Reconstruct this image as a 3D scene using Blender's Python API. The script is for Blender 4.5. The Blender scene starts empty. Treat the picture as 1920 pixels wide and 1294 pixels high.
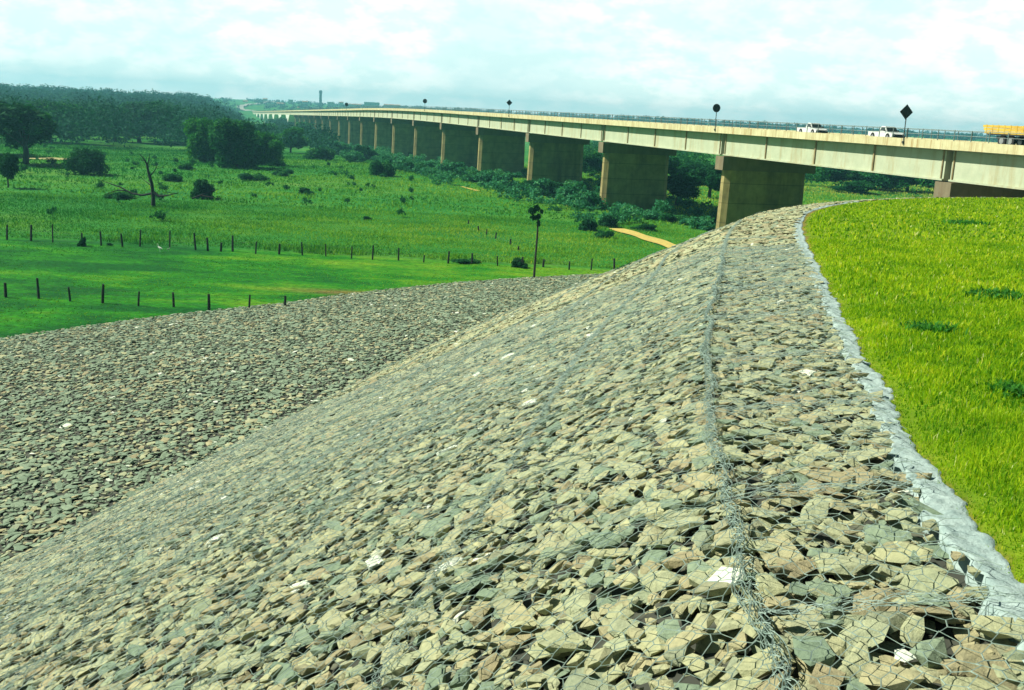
import bpy, bmesh, math, random
import numpy as np
from mathutils import Vector, Matrix

# ------------------------------------------------------------------ camera
S = bpy.context.scene
C = bpy.context.scene.collection
F = 2000.0                       # focal length in pixels of the 1920 px wide photograph
ROLL = math.atan(.052)
CX, CY = 960., 647.
PITCH = math.atan((CY - (193 + .052 * 320)) * math.cos(ROLL) / F)
cp, sp = math.cos(PITCH), math.sin(PITCH)
FW = np.array([0, cp, -sp]); U0 = np.array([0, sp, cp]); R0 = np.array([1., 0, 0])
RT = math.cos(ROLL) * R0 + math.sin(ROLL) * U0
UP = -math.sin(ROLL) * R0 + math.cos(ROLL) * U0
cam_d = bpy.data.cameras.new('camera'); cam = bpy.data.objects.new('camera', cam_d); C.objects.link(cam)
cam_d.sensor_width = 36; cam_d.lens = 36 * F / 1920; cam_d.clip_start = .05; cam_d.clip_end = 20000
cam.matrix_world = Matrix(((RT[0], UP[0], -FW[0], 0), (RT[1], UP[1], -FW[1], 0), (RT[2], UP[2], -FW[2], 0), (0, 0, 0, 1)))
S.camera = cam

# ------------------------------------------------------------------ world and sun
SUN_AZ = math.radians(-80)       # heading of the sun, 0 = straight ahead (+Y), negative = left
SUN_EL = math.radians(46)
SUN_STRENGTH = 5.0
SKY_STRENGTH = .075
EXPOSURE = 0.52
w = bpy.data.worlds.new('World'); S.world = w; w.use_nodes = True
nt = w.node_tree; N = nt.nodes; Lk = nt.links
for n in list(N): N.remove(n)
out = N.new('ShaderNodeOutputWorld'); bg = N.new('ShaderNodeBackground')
sky = N.new('ShaderNodeTexSky'); sky.sky_type = 'NISHITA'; sky.sun_disc = False
sky.sun_elevation = SUN_EL; sky.sun_rotation = SUN_AZ; sky.air_density = 1.2; sky.dust_density = 2.0
tint = N.new('ShaderNodeMix'); tint.data_type = 'RGBA'; tint.blend_type = 'MULTIPLY'; tint.inputs[0].default_value = 1
Lk.new(sky.outputs[0], tint.inputs[6]); tint.inputs[7].default_value = (.15, .30, .28, 1)
tc = N.new('ShaderNodeTexCoord'); sep = N.new('ShaderNodeSeparateXYZ'); Lk.new(tc.outputs['Generated'], sep.inputs[0])
def wmath(op, a, b=None):
    m = N.new('ShaderNodeMath'); m.operation = op
    for i, v in enumerate((a, b)):
        if v is None: continue
        if isinstance(v, (int, float)): m.inputs[i].default_value = v
        else: Lk.new(v, m.inputs[i])
    return m.outputs[0]
# cloud deck: direction projected on a plane high above, so the clouds crowd towards the horizon
den = wmath('ADD', wmath('MAXIMUM', sep.outputs[2], 0), .42)
comb = N.new('ShaderNodeCombineXYZ')
Lk.new(wmath('DIVIDE', sep.outputs[0], den), comb.inputs[0]); Lk.new(wmath('DIVIDE', sep.outputs[1], den), comb.inputs[1])
n1 = N.new('ShaderNodeTexNoise'); n1.inputs['Scale'].default_value = 2.6; n1.inputs['Detail'].default_value = 7; n1.inputs['Roughness'].default_value = .62
n1.inputs['Distortion'].default_value = .5
Lk.new(comb.outputs[0], n1.inputs['Vector'])
n2 = N.new('ShaderNodeTexNoise'); n2.inputs['Scale'].default_value = 11; n2.inputs['Detail'].default_value = 8; n2.inputs['Roughness'].default_value = .6
Lk.new(comb.outputs[0], n2.inputs['Vector'])
cr = N.new('ShaderNodeValToRGB'); cr.color_ramp.elements[0].position = .36; cr.color_ramp.elements[1].position = .56
Lk.new(n1.outputs[0], cr.inputs[0])
cr2 = N.new('ShaderNodeValToRGB'); cr2.color_ramp.elements[0].position = .43; cr2.color_ramp.elements[1].position = .57
cr2.color_ramp.elements[0].color = (8.7, 10.9, 10.4, 1); cr2.color_ramp.elements[1].color = (11.4, 12.2, 11.5, 1)
Lk.new(n2.outputs[0], cr2.inputs[0])
mx = N.new('ShaderNodeMix'); mx.data_type = 'RGBA'
def wstep(v, a, b):
    m = N.new('ShaderNodeMapRange'); m.interpolation_type = 'SMOOTHSTEP'; m.inputs[1].default_value = a; m.inputs[2].default_value = b; Lk.new(v, m.inputs[0]); return m.outputs[0]
# the bright cloud sheet lies ahead, low over the horizon; the unseen sky overhead and behind is dimmed to deepen shadows
bank = wmath('MULTIPLY', wstep(sep.outputs[1], -.15, .55), wmath('SUBTRACT', 1, wstep(sep.outputs[2], .22, .42)))
fac = wmath('MULTIPLY', 1.0, bank)
cy = N.new('ShaderNodeMix'); cy.data_type = 'RGBA'; cy.inputs[6].default_value = (6.9, 9.7, 9.6, 1)
Lk.new(wmath('ADD', wmath('MULTIPLY', cr.outputs[0], .65), .35), cy.inputs[0]); Lk.new(cr2.outputs[0], cy.inputs[7])
Lk.new(fac, mx.inputs[0]); Lk.new(tint.outputs[2], mx.inputs[6]); Lk.new(cy.outputs[2], mx.inputs[7]); Lk.new(mx.outputs[2], bg.inputs[0])
pass; bg.inputs[1].default_value = SKY_STRENGTH
Lk.new(bg.outputs[0], out.inputs[0])
sd = bpy.data.lights.new('sun', 'SUN'); so = bpy.data.objects.new('sun', sd); C.objects.link(so)
sd.energy = SUN_STRENGTH; sd.angle = math.radians(.5); sd.color = (1, .97, .80)
sv = Vector((math.sin(SUN_AZ) * math.cos(SUN_EL), math.cos(SUN_AZ) * math.cos(SUN_EL), math.sin(SUN_EL)))
so.rotation_euler = sv.to_track_quat('Z', 'Y').to_euler()
S.view_settings.view_transform = 'Standard'; S.view_settings.look = 'None'
S.view_settings.gamma = 1; S.view_settings.exposure = EXPOSURE; S.view_settings.use_curve_mapping = False
S.cycles.max_bounces = 6; S.cycles.transparent_max_bounces = 4

# ------------------------------------------------------------------ helpers
RNG = np.random.default_rng(11); random.seed(5)
def tag(o, label=None, cat=None, group=None, kind=None):
    if label: o['label'] = label
    if cat: o['category'] = cat
    if group: o['group'] = group
    if kind: o['kind'] = kind
    return o
def empty(name, loc=(0, 0, 0), rz=0.):
    o = bpy.data.objects.new(name, None); C.objects.link(o); o.location = loc; o.rotation_euler = (0, 0, rz)
    o.empty_display_size = .3
    return o
def npmesh(name, V, Fc, mat, parent=None, attr=None, smooth=False):
    V = np.ascontiguousarray(V, dtype=np.float32); Fc = np.asarray(Fc)
    me = bpy.data.meshes.new(name)
    k = Fc.shape[1]
    me.vertices.add(len(V)); me.vertices.foreach_set('co', V.ravel())
    me.loops.add(Fc.size); me.loops.foreach_set('vertex_index', Fc.astype(np.int32).ravel())
    me.polygons.add(len(Fc)); me.polygons.foreach_set('loop_start', np.arange(0, Fc.size, k, dtype=np.int32))
    me.polygons.foreach_set('loop_total', np.full(len(Fc), k, dtype=np.int32))
    me.polygons.foreach_set('use_smooth', np.full(len(Fc), smooth, dtype=bool))
    if attr:
        for an, av in attr.items():
            at = me.attributes.new(an, 'FLOAT', 'POINT'); at.data.foreach_set('value', np.ascontiguousarray(av, dtype=np.float32))
    me.update(calc_edges=True); me.validate()
    me.materials.append(mat)
    o = bpy.data.objects.new(name, me); C.objects.link(o)
    if parent: o.parent = parent
    return o
class MB:
    def __init__(s): s.v = []; s.f = []
    def add(s, v, f):
        b = len(s.v); s.v += [tuple(map(float, p)) for p in v]; s.f += [tuple(b + i for i in q) for q in f]; return s
    def hexa(s, p):      # 4 bottom corners ccw, 4 top
        return s.add(p, [(3, 2, 1, 0), (4, 5, 6, 7), (0, 1, 5, 4), (1, 2, 6, 5), (2, 3, 7, 6), (3, 0, 4, 7)])
    def box(s, x0, x1, y0, y1, z0, z1):
        return s.hexa([(x0, y0, z0), (x1, y0, z0), (x1, y1, z0), (x0, y1, z0), (x0, y0, z1), (x1, y0, z1), (x1, y1, z1), (x0, y1, z1)])
    def prism(s, poly, d):      # poly: list of 3d pts, d: extrusion vector
        n = len(poly); q = [tuple(a + b for a, b in zip(p, d)) for p in poly]
        return s.add(list(poly) + q, [tuple(range(n))[::-1], tuple(range(n, 2 * n))] + [(i, (i + 1) % n, n + (i + 1) % n, n + i) for i in range(n)])
    def tube(s, pts, rad, sides=6):
        pts = [Vector(p) for p in pts]; n = len(pts)
        if isinstance(rad, (int, float)): rad = [rad] * n
        b = len(s.v)
        for i, p in enumerate(pts):
            t = (pts[min(i + 1, n - 1)] - pts[max(i - 1, 0)]).normalized()
            a = t.cross(Vector((.3, .95, .1))); a = a.normalized() if a.length > .05 else t.cross(Vector((1, 0, 0))).normalized()
            c = t.cross(a)
            for k in range(sides):
                th = 2 * math.pi * k / sides
                s.v.append(tuple(p + (a * math.cos(th) + c * math.sin(th)) * rad[i]))
        for i in range(n - 1):
            for k in range(sides):
                k2 = (k + 1) % sides
                s.f.append((b + i * sides + k, b + i * sides + k2, b + (i + 1) * sides + k2, b + (i + 1) * sides + k))
        s.f.append(tuple(b + k for k in range(sides))[::-1]); s.f.append(tuple(b + (n - 1) * sides + k for k in range(sides)))
        return s
    def build(s, name, mat, parent=None, smooth=False, bevel=0):
        me = bpy.data.meshes.new(name); me.from_pydata(s.v, [], s.f); me.update()
        bm = bmesh.new(); bm.from_mesh(me); bmesh.ops.recalc_face_normals(bm, faces=bm.faces)
        if bevel: bmesh.ops.bevel(bm, geom=[e for e in bm.edges if len(e.link_faces) == 2 and e.calc_face_angle() > .6], offset=bevel, segments=2, affect='EDGES', profile=.7)
        bm.to_mesh(me); bm.free()
        if smooth:
            for p in me.polygons: p.use_smooth = True
        me.materials.append(mat)
        o = bpy.data.objects.new(name, me); C.objects.link(o)
        if parent: o.parent = parent
        return o
def copy_tree(o, parent=None):
    c = o.copy(); C.objects.link(c); c.parent = parent
    for ch in list(o.children): copy_tree(ch, c)
    return c

# materials ---------------------------------------------------------
def newmat(name):
    m = bpy.data.materials.new(name); m.use_nodes = True
    nt = m.node_tree; p = nt.nodes['Principled BSDF']
    return m, nt, p
def nd(nt, t, **kw):
    n = nt.nodes.new(t)
    for k, v in kw.items(): setattr(n, k, v)
    return n
def ramp(nt, stops, interp='LINEAR'):
    r = nd(nt, 'ShaderNodeValToRGB'); r.color_ramp.interpolation = interp
    e = r.color_ramp.elements
    while len(e) > 1: e.remove(e[-1])
    e[0].position = stops[0][0]; e[0].color = (*stops[0][1], 1)
    for p, c in stops[1:]:
        q = e.new(p); q.color = (*c, 1)
    return r
def mixc(nt, fac, a, b, blend='MIX'):
    m = nd(nt, 'ShaderNodeMix', data_type='RGBA', blend_type=blend)
    for i, v in ((0, fac), (6, a), (7, b)):
        if isinstance(v, (int, float)): m.inputs[i].default_value = v
        elif isinstance(v, tuple): m.inputs[i].default_value = (*v, 1)
        else: nt.links.new(v, m.inputs[i])
    return m.outputs[2]
def noise(nt, scale, detail=4, rough=.55, vec=None, mscale=None, coord='Object'):
    n = nd(nt, 'ShaderNodeTexNoise'); n.inputs['Scale'].default_value = scale; n.inputs['Detail'].default_value = detail; n.inputs['Roughness'].default_value = rough
    if vec is None:
        t = nd(nt, 'ShaderNodeTexCoord'); vec = t.outputs[coord]
    if mscale:
        mp = nd(nt, 'ShaderNodeMapping'); mp.inputs['Scale'].default_value = mscale; nt.links.new(vec, mp.inputs[0]); vec = mp.outputs[0]
    nt.links.new(vec, n.inputs['Vector'])
    return n.outputs[0]
def bump(nt, p, h, strength=.3, dist=.05):
    b = nd(nt, 'ShaderNodeBump'); b.inputs['Strength'].default_value = strength; b.inputs['Distance'].default_value = dist
    nt.links.new(h, b.inputs['Height']); nt.links.new(b.outputs[0], p.inputs['Normal'])
def simple(name, c1, c2=None, scale=3., rough=.8, metal=0, stretch=None, bmp=0):
    m, nt, p = newmat(name)
    p.inputs['Roughness'].default_value = rough; p.inputs['Metallic'].default_value = metal
    c2 = c2 or tuple(x * .7 for x in c1)
    n = noise(nt, scale, 5, .6, mscale=stretch)
    r = ramp(nt, [(.35, c2), (.65, c1)]); nt.links.new(n, r.inputs[0]); nt.links.new(r.outputs[0], p.inputs['Base Color'])
    if bmp: bump(nt, p, n, bmp)
    return m
def leafy(name, stops, trans=.35, rough=.55):
    m, nt, p = newmat(name)
    a = nd(nt, 'ShaderNodeAttribute', attribute_name='tint')
    r = ramp(nt, stops); nt.links.new(a.outputs['Fac'], r.inputs[0]); nt.links.new(r.outputs[0], p.inputs['Base Color'])
    p.inputs['Roughness'].default_value = .8; p.inputs['Specular IOR Level'].default_value = .08
    t = nd(nt, 'ShaderNodeBsdfTranslucent'); nt.links.new(mixc(nt, 1., r.outputs[0], (1.25, 1.3, .6), 'MULTIPLY'), t.inputs[0])
    ms = nd(nt, 'ShaderNodeMixShader'); ms.inputs[0].default_value = trans
    nt.links.new(p.outputs[0], ms.inputs[1]); nt.links.new(t.outputs[0], ms.inputs[2])
    nt.links.new(ms.outputs[0], nt.nodes['Material Output'].inputs[0])
    return m

# ------------------------------------------------------------------ pixel helpers (1920 px photograph) -> world
def ray(x, y): return FW + RT * ((x - CX) / F) - UP * ((y - CY) / F)
def at_z(x, y, z): d = ray(x, y); return d * (z / d[2])
def at_depth(x, y, Y): d = ray(x, y); return d * (Y / d[1])
def proj(P):
    z = P @ FW; z = np.where(np.abs(z) < 1e-6, 1e-6, z)
    return CX + F * (P @ RT) / z, CY - F * (P @ UP) / z, z

# ------------------------------------------------------------------ terrain
GZ = -14.5
S0 = np.array([(-3, -40), (-.6, -15), (.5, -3), (.85, 1), (1.01, 3.53), (1.1, 4.6), (1.16, 5.32), (1.26, 6.1), (1.57, 8.2), (2.05, 11.1), (2.6, 13.9), (3.48, 18.0), (5.0, 25.8), (6.6, 33.1), (9.0, 41), (12.6, 48.5), (18, 55.5), (25.5, 61.5), (36, 66), (50, 68.5), (80, 70)], float)
def chaikin(P, n):
    for _ in range(n):
        Q = [P[0]]
        for a, b in zip(P[:-1], P[1:]): Q += [a * .75 + b * .25, a * .25 + b * .75]
        Q.append(P[-1]); P = np.array(Q)
    return P
SP = chaikin(S0, 2)
seg = SP[1:] - SP[:-1]; sl = np.hypot(*seg.T); arc = np.concatenate([[0], np.cumsum(sl)])
arc0 = arc[np.argmin(abs(SP[:, 1]))]
def sa(x, y):
    x = np.asarray(x, float); y = np.asarray(y, float)
    best = np.full(x.shape, 1e18); bs = np.zeros(x.shape); ba = np.zeros(x.shape)
    for i in range(len(seg)):
        dx = x - SP[i, 0]; dy = y - SP[i, 1]; u = np.clip((dx * seg[i, 0] + dy * seg[i, 1]) / sl[i] ** 2, 0, 1)
        ex = dx - u * seg[i, 0]; ey = dy - u * seg[i, 1]; d2 = ex * ex + ey * ey
        m = d2 < best; best = np.where(m, d2, best)
        bs = np.where(m, np.sign(seg[i, 0] * dy - seg[i, 1] * dx) * np.sqrt(d2), bs); ba = np.where(m, arc[i] + u * sl[i] - arc0, ba)
    return bs, ba
AA = arc - arc0
TAN = np.gradient(SP, arc, axis=0); TAN /= np.linalg.norm(TAN, axis=1)[:, None]
def curve(a, s):
    x = np.interp(a, AA, SP[:, 0]); y = np.interp(a, AA, SP[:, 1])
    tx = np.interp(a, AA, TAN[:, 0]); ty = np.interp(a, AA, TAN[:, 1]); l = np.hypot(tx, ty)
    return x - ty / l * s, y + tx / l * s
TA = [-60, 0, 40, 44, 47, 54, 61, 67, 72, 120.]; TS = [44, 44, 44, 43.8, 42.8, 40.5, 41.3, 41.8, 42.6, 43]
def crest(a): return np.interp(a, [-60, 4, 30, 45, 60, 100], [-2, -2, -3.12, -3.45, -3.55, -3.7])
def s1f(a): return np.interp(a, [-60, 12, 28, 45, 70], [13.5, 13.5, 11.3, 9.3, 9.3])
def tsf(a): return np.interp(a, TA, TS)
def prof(s, a, y=None):
    c = crest(a); ts = tsf(a); s1 = s1f(a); s2 = s1 + 3
    e1 = c - .5 * s1; e2 = e1 - .95 * 3
    lo = e2 + (GZ - e2) * (s - s2) / (ts - s2)
    zl = np.where(s < s1, c - .5 * s, np.where(s < s2, e1 - .95 * (s - s1), lo)); zl = np.maximum(zl, GZ)
    r = -s
    zr = c + .15 * np.minimum(r, 2) + .045 * np.clip(r - 2, 0, None)
    if y is not None: zr = np.minimum(zr, np.maximum(-1.4 - .022 * np.clip(y, 0, 200), -4.0))
    return np.where(s > 0, zl, zr)
def sstep(a, b, x): t = np.clip((x - a) / (b - a), 0, 1); return t * t * (3 - 2 * t)
def wob(x, y):      # gentle natural unevenness
    return .5 * np.sin(x * .071 + 1.3 * np.sin(y * .043)) + .35 * np.sin(y * .13 + x * .05) + .2 * np.sin(x * .31 + 2.1 * np.sin(y * .17))
def far(x, y):
    D = np.hypot(x, y); hd = np.arctan2(x, y)
    b = np.interp(D, [0, 240, 330, 500, 800, 1300, 1600, 2000, 2600, 3500, 7000], [-14.5, -14.5, -16, -20, -25, -30, -24, -15, -9, -6, -3])
    l = np.interp(D, [0, 240, 330, 500, 650, 900, 1300, 2500, 7000], [-14.5, -14.5, -16, -18.5, -19, -15, -11, -10, -3])
    r = np.interp(D, [0, 240, 400, 700, 1200, 2500, 7000], [-14.5, -14.5, -13.5, -13, -9, -6, -3])
    w1 = 1 - sstep(-.29, -.255, hd); w2 = sstep(0, .12, hd)
    z = b * (1 - w1) + l * w1; z = z * (1 - w2) + r * w2
    return z + wob(x, y) * np.clip((D - 130) / 400, 0, 1) * np.clip(D / 500, .3, 2)
def terrain(x, y):
    s, a = sa(x, y); z = prof(s, a, y); f = far(x, y)
    return np.where(s > tsf(a) - .01, f, np.maximum(z, f)), s, a
def gz(x, y): return float(terrain(np.array([x]), np.array([y]))[0][0])
def ground_at(px, py):      # where the sight line through a photo pixel meets the ground
    Y = np.geomspace(3, 3000, 5000); d = ray(px, py); P = d[None] * (Y / d[1])[:, None]
    z = terrain(P[:, 0], P[:, 1])[0]; i = np.where(P[:, 2] < z)[0]
    return P[i[0]] if len(i) else P[-1]
def r_geo(a): return np.interp(a, [0, 4, 6, 8, 12, 18, 30, 36, 45, 55], [.9, .97, 1.09, 1.23, 1.4, 1.5, 1.78, 1.9, 1.75, 1.7]) + .02 * np.sin(a * 5.1) + .02 * np.sin(a * 11.3 + 1)
def r_edge(a): return np.interp(a, [0, 4, 6, 8, 12, 18, 30, 36, 45, 55], [1.10, 1.13, 1.19, 1.33, 1.5, 1.63, 2.05, 2.1, 2.0, 2.0]) + .025 * np.sin(a * 2.3 + 2) + .012 * np.sin(a * 9.1) + .012 * np.sin(a * 21.7)

# ground sheet -----------------------------------------------------
rr = np.concatenate([np.linspace(.0, 20, 150)[1:], np.geomspace(20.3, 130, 170), np.geomspace(132, 3550, 180)])
th = np.concatenate([np.linspace(-.75, .75, 430), np.linspace(.75, 2 * math.pi - .75, 70)[1:-1]])
R_, T_ = np.meshgrid(rr, th, indexing='ij'); gx = R_ * np.sin(T_); gy = R_ * np.cos(T_)
zg, sg, ag = terrain(gx, gy)
dip = sstep(-r_geo(ag) - .06, -r_geo(ag) + .3, sg) * (1 - sstep(tsf(ag) - .6, tsf(ag) - .1, sg)) * (R_ < 400)
zg = zg - .45 * dip
nr, ntq = gx.shape
V = np.stack([gx, gy, zg], -1).reshape(-1, 3)
V = np.vstack([V, [[0, 0, zg[0].mean()]]])
i0 = np.arange(nr - 1)[:, None] * ntq; j = np.arange(ntq)[None]; j2 = (j + 1) % ntq
Fq = np.stack([i0 + j, i0 + j2, i0 + ntq + j2, i0 + ntq + j], -1).reshape(-1, 4)
cen = np.array([[len(V) - 1, (k + 1) % ntq, k, k] for k in range(ntq)])
plateau = ((sg < 0) * 1.0)
plateau[(R_ > 400)] = 0
m, nt, p = newmat('ground'); p.inputs['Roughness'].default_value = .95; p.inputs['Specular IOR Level'].default_value = .1
t = nd(nt, 'ShaderNodeTexCoord').outputs['Object']
big = noise(nt, .02, 5, .6, t); med = noise(nt, .16, 5, .6, t, (.55, 1.0, 1)); fine = noise(nt, 2.2, 4, .6, t)
fr = ramp(nt, [(.3, (.008, .13, .026)), (.48, (.03, .20, .022)), (.62, (.09, .24, .026)), (.78, (.22, .28, .055))])
nt.links.new(mixc(nt, .45, big, med), fr.inputs[0])
fr2 = ramp(nt, [(.3, (.55, .55, .55)), (.7, (1.25, 1.25, 1.25))]); nt.links.new(fine, fr2.inputs[0])
fc = mixc(nt, 1., fr.outputs[0], fr2.outputs[0], 'MULTIPLY')
pr = ramp(nt, [(.3, (.10, .19, .008)), (.7, (.19, .27, .012))]); nt.links.new(fine, pr.inputs[0])
az = nd(nt, 'ShaderNodeAttribute', attribute_name='zone')
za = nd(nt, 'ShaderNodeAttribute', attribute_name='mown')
mw = ramp(nt, [(.34, (.004, .095, .010)), (.46, (.02, .19, .007)), (.58, (.10, .27, .008)), (.70, (.22, .30, .02))]); lu = nd(nt, 'ShaderNodeAttribute', attribute_name='x_tone'); ad = nd(nt, 'ShaderNodeMath', operation='ADD'); med2 = noise(nt, .22, 6, .65, t, (.5, 1.0, 1)); nt.links.new(mixc(nt, .85, big, med2), ad.inputs[0]); nt.links.new(lu.outputs['Fac'], ad.inputs[1]); nt.links.new(ad.outputs[0], mw.inputs[0])
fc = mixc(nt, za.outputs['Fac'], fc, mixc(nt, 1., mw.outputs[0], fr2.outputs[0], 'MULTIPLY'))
sb = nd(nt, 'ShaderNodeAttribute', attribute_name='soil')
soilc = ramp(nt, [(.4, (.16, .085, .035)), (.6, (.28, .16, .06))]); nt.links.new(fine, soilc.inputs[0])
nt.links.new(mixc(nt, sb.outputs['Fac'], mixc(nt, az.outputs['Fac'], fc, pr.outputs[0]), soilc.outputs[0]), p.inputs['Base Color'])
bump(nt, p, fine, .5, .2)
M_ground = m
x_ = np.append(gx.ravel(), 0); y_ = np.append(gy.ravel(), 0)
s_f = np.append(sg.ravel(), 0); a_f = np.append(ag.ravel(), 0)
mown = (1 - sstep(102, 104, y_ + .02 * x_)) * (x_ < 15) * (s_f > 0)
soil = (s_f < 0) * (1 - sstep(0.0, .07, -s_f - r_edge(a_f))) * .7
g_ = ground_at(650, 549); soil = np.maximum(soil, .75 * np.exp(-(((x_ - g_[0]) / 5) ** 2 + ((y_ - g_[1]) / 1.0) ** 2)))
g2 = npmesh('ground', V, np.vstack([Fq]), M_ground, attr={'zone': np.append(plateau.ravel(), 1), 'mown': mown, 'soil': soil, 'x_tone': np.clip(x_ * .004 + .04, -.1, .12)}, smooth=True)  # last attribute shifts mown grass from dark green at left to yellower at right
tag(g2, 'green pasture and rolling land stretching to the horizon', kind='structure')

# ------------------------------------------------------------------ rubble bed + stones
m, nt, p = newmat('stone'); p.inputs['Roughness'].default_value = .85; p.inputs['Specular IOR Level'].default_value = .2
at = nd(nt, 'ShaderNodeAttribute', attribute_name='tint')
sr = ramp(nt, [(0, (.19, .26, .19)), (.12, (.25, .32, .23)), (.18, (.36, .39, .25)), (.38, (.43, .43, .26)), (.58, (.38, .41, .27)), (.74, (.41, .38, .23)), (.86, (.33, .29, .18)), (.92, (.27, .31, .22)), (.965, (.42, .43, .28)), (.975, (.72, .76, .66)), (1, (.78, .82, .72))])
nt.links.new(at.outputs['Fac'], sr.inputs[0])
t = nd(nt, 'ShaderNodeTexCoord').outputs['Object']
v1 = noise(nt, 16, 6, .7, t); v2 = ramp(nt, [(.25, (.45, .50, .48)), (.45, (.88, .90, .88)), (.7, (1.2, 1.18, 1.1))]); nt.links.new(v1, v2.inputs[0])
nt.links.new(mixc(nt, 1., sr.outputs[0], v2.outputs[0], 'MULTIPLY'), p.inputs['Base Color'])
bump(nt, p, noise(nt, 38, 6, .7, t), .8, .02)
M_stone = m
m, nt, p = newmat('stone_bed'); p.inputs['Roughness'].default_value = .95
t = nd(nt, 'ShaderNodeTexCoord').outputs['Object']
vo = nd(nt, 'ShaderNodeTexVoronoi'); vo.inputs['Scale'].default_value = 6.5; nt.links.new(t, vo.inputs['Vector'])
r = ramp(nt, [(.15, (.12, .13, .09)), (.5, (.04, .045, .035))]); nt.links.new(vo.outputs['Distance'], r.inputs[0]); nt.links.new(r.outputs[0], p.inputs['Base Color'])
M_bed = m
A = np.concatenate([np.linspace(-12, 30, 120), np.linspace(30.5, 100, 110)])
U = np.linspace(0, 1, 70)
sgrid = np.empty((len(A), len(U)))
for i, a in enumerate(A):
    lo = -float(r_geo(a)) - .05; s1 = float(s1f(a)); ts = float(tsf(a)) + .12
    sgrid[i] = np.interp(U, [0, .08, .45, .55, 1], [lo, 0, s1, s1 + 3, ts])
Ag = np.repeat(A[:, None], len(U), 1)
bx, by = curve(Ag, sgrid)
bz = prof(sgrid, Ag, by) - .03
bz[:, -1] -= .25
n1_, n2_ = Ag.shape
idx = np.arange(n1_ * n2_).reshape(n1_, n2_)
Fq = np.stack([idx[:-1, :-1], idx[1:, :-1], idx[1:, 1:], idx[:-1, 1:]], -1).reshape(-1, 4)
bed = npmesh('embankment', np.stack([bx, by, bz], -1).reshape(-1, 3), Fq, M_bed, smooth=True)
tag(bed, 'sloping embankment face under the stone filled mattress', kind='structure')

def rock(rng, flat):
    bm = bmesh.new()
    n = rng.integers(11, 16)
    d = rng.normal(size=(n, 3)); d /= np.linalg.norm(d, axis=1)[:, None]
    d = np.sign(d) * np.abs(d) ** .72
    d *= rng.uniform(.82, 1.08, (n, 1)); d[:, 2] = np.clip(d[:, 2], -.75, .62) + rng.uniform(-.05, .05, n)
    for q in d: bm.verts.new(q)
    res = bmesh.ops.convex_hull(bm, input=bm.verts)
    bmesh.ops.delete(bm, geom=[g for g in res['geom_interior'] if isinstance(g, bmesh.types.BMVert)], context='VERTS')
    bmesh.ops.triangulate(bm, faces=bm.faces); bmesh.ops.recalc_face_normals(bm, faces=bm.faces)
    bm.verts.ensure_lookup_table(); bm.verts.index_update()
    V = np.array([v.co for v in bm.verts]); Fc = np.array([[v.index for v in f.verts] for f in bm.faces]); bm.free()
    V[:, 2] *= flat
    return V, Fc
rng = np.random.default_rng(3)
ROCKS = [rock(rng, 1.) for _ in range(40)]
def rows(s_lo, s_hi, ds, dl, a_lo, a_hi, rng):
    outa, outs = [], []
    for s in np.arange(s_lo, s_hi, ds):
        aa = np.linspace(a_lo, a_hi, 400); x, y = curve(aa, s); L = np.concatenate([[0], np.cumsum(np.hypot(np.diff(x), np.diff(y)))])
        n = int(L[-1] / dl)
        q = (np.arange(n) + rng.uniform(-.4, .4, n) + rng.uniform()) * dl
        outa.append(np.interp(q, L, aa)); outs.append(s + rng.uniform(-.45, .45, n) * ds)
    return np.concatenate(outa), np.concatenate(outs)
def scatter(a, s, size, lift, rng, thick=(.22, .42)):
    """positions, frames and scales of stones lying on the slope at (a, s)"""
    x, y = curve(a, s); z = prof(s, a, y)
    e = .05
    x1, y1 = curve(a + e, s); z1 = prof(s, a + e, y1); x2, y2 = curve(a, s + e); z2 = prof(s + e, a, y2)
    t1 = np.stack([x1 - x, y1 - y, z1 - z], -1); t2 = np.stack([x2 - x, y2 - y, z2 - z], -1)
    t1 /= np.linalg.norm(t1, axis=1)[:, None]; n = np.cross(t1, t2); n /= np.linalg.norm(n, axis=1)[:, None]
    n[n[:, 2] < 0] *= -1
    N0 = len(a)
    n0 = n.copy(); n = n + rng.normal(0, .13, (N0, 3)); n /= np.linalg.norm(n, axis=1)[:, None]
    yaw = rng.normal(0, .7, N0) + .3
    t2 = np.cross(n, t1); t2 /= np.linalg.norm(t2, axis=1)[:, None]; t1 = np.cross(t2, n)
    X = t1 * np.cos(yaw)[:, None] + t2 * np.sin(yaw)[:, None]; Y = np.cross(n, X)
    L = size * np.clip(rng.lognormal(-.04, .42, N0), .4, 2.1); W = L * rng.uniform(.45, .85, N0); T = np.minimum(L * rng.uniform(*thick, N0), .075)
    P = np.stack([x, y, z], -1) + n * lift[:, None] if np.ndim(lift) else np.stack([x, y, z], -1) + n * lift
    return P, X * (L / 2)[:, None], Y * (W / 2)[:, None], n * (T / 2)[:, None], L
def cull(P, mg=260):
    x, y, z = proj(P); return (z > 1.2) & (x > -mg) & (x < 1920 + mg) & (y < 1294 + 330) & (y > 100)
def rock_offsets(rv, X, Y, Z):
    o = rv[..., 0:1] * X + rv[..., 1:2] * Y + rv[..., 2:3] * Z      # the taut net presses the highest corners down
    zz = o[..., 2:3]; return np.concatenate([o[..., :2], np.where(zz > .035, .035 + (zz - .035) * .45, zz)], -1)
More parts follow.
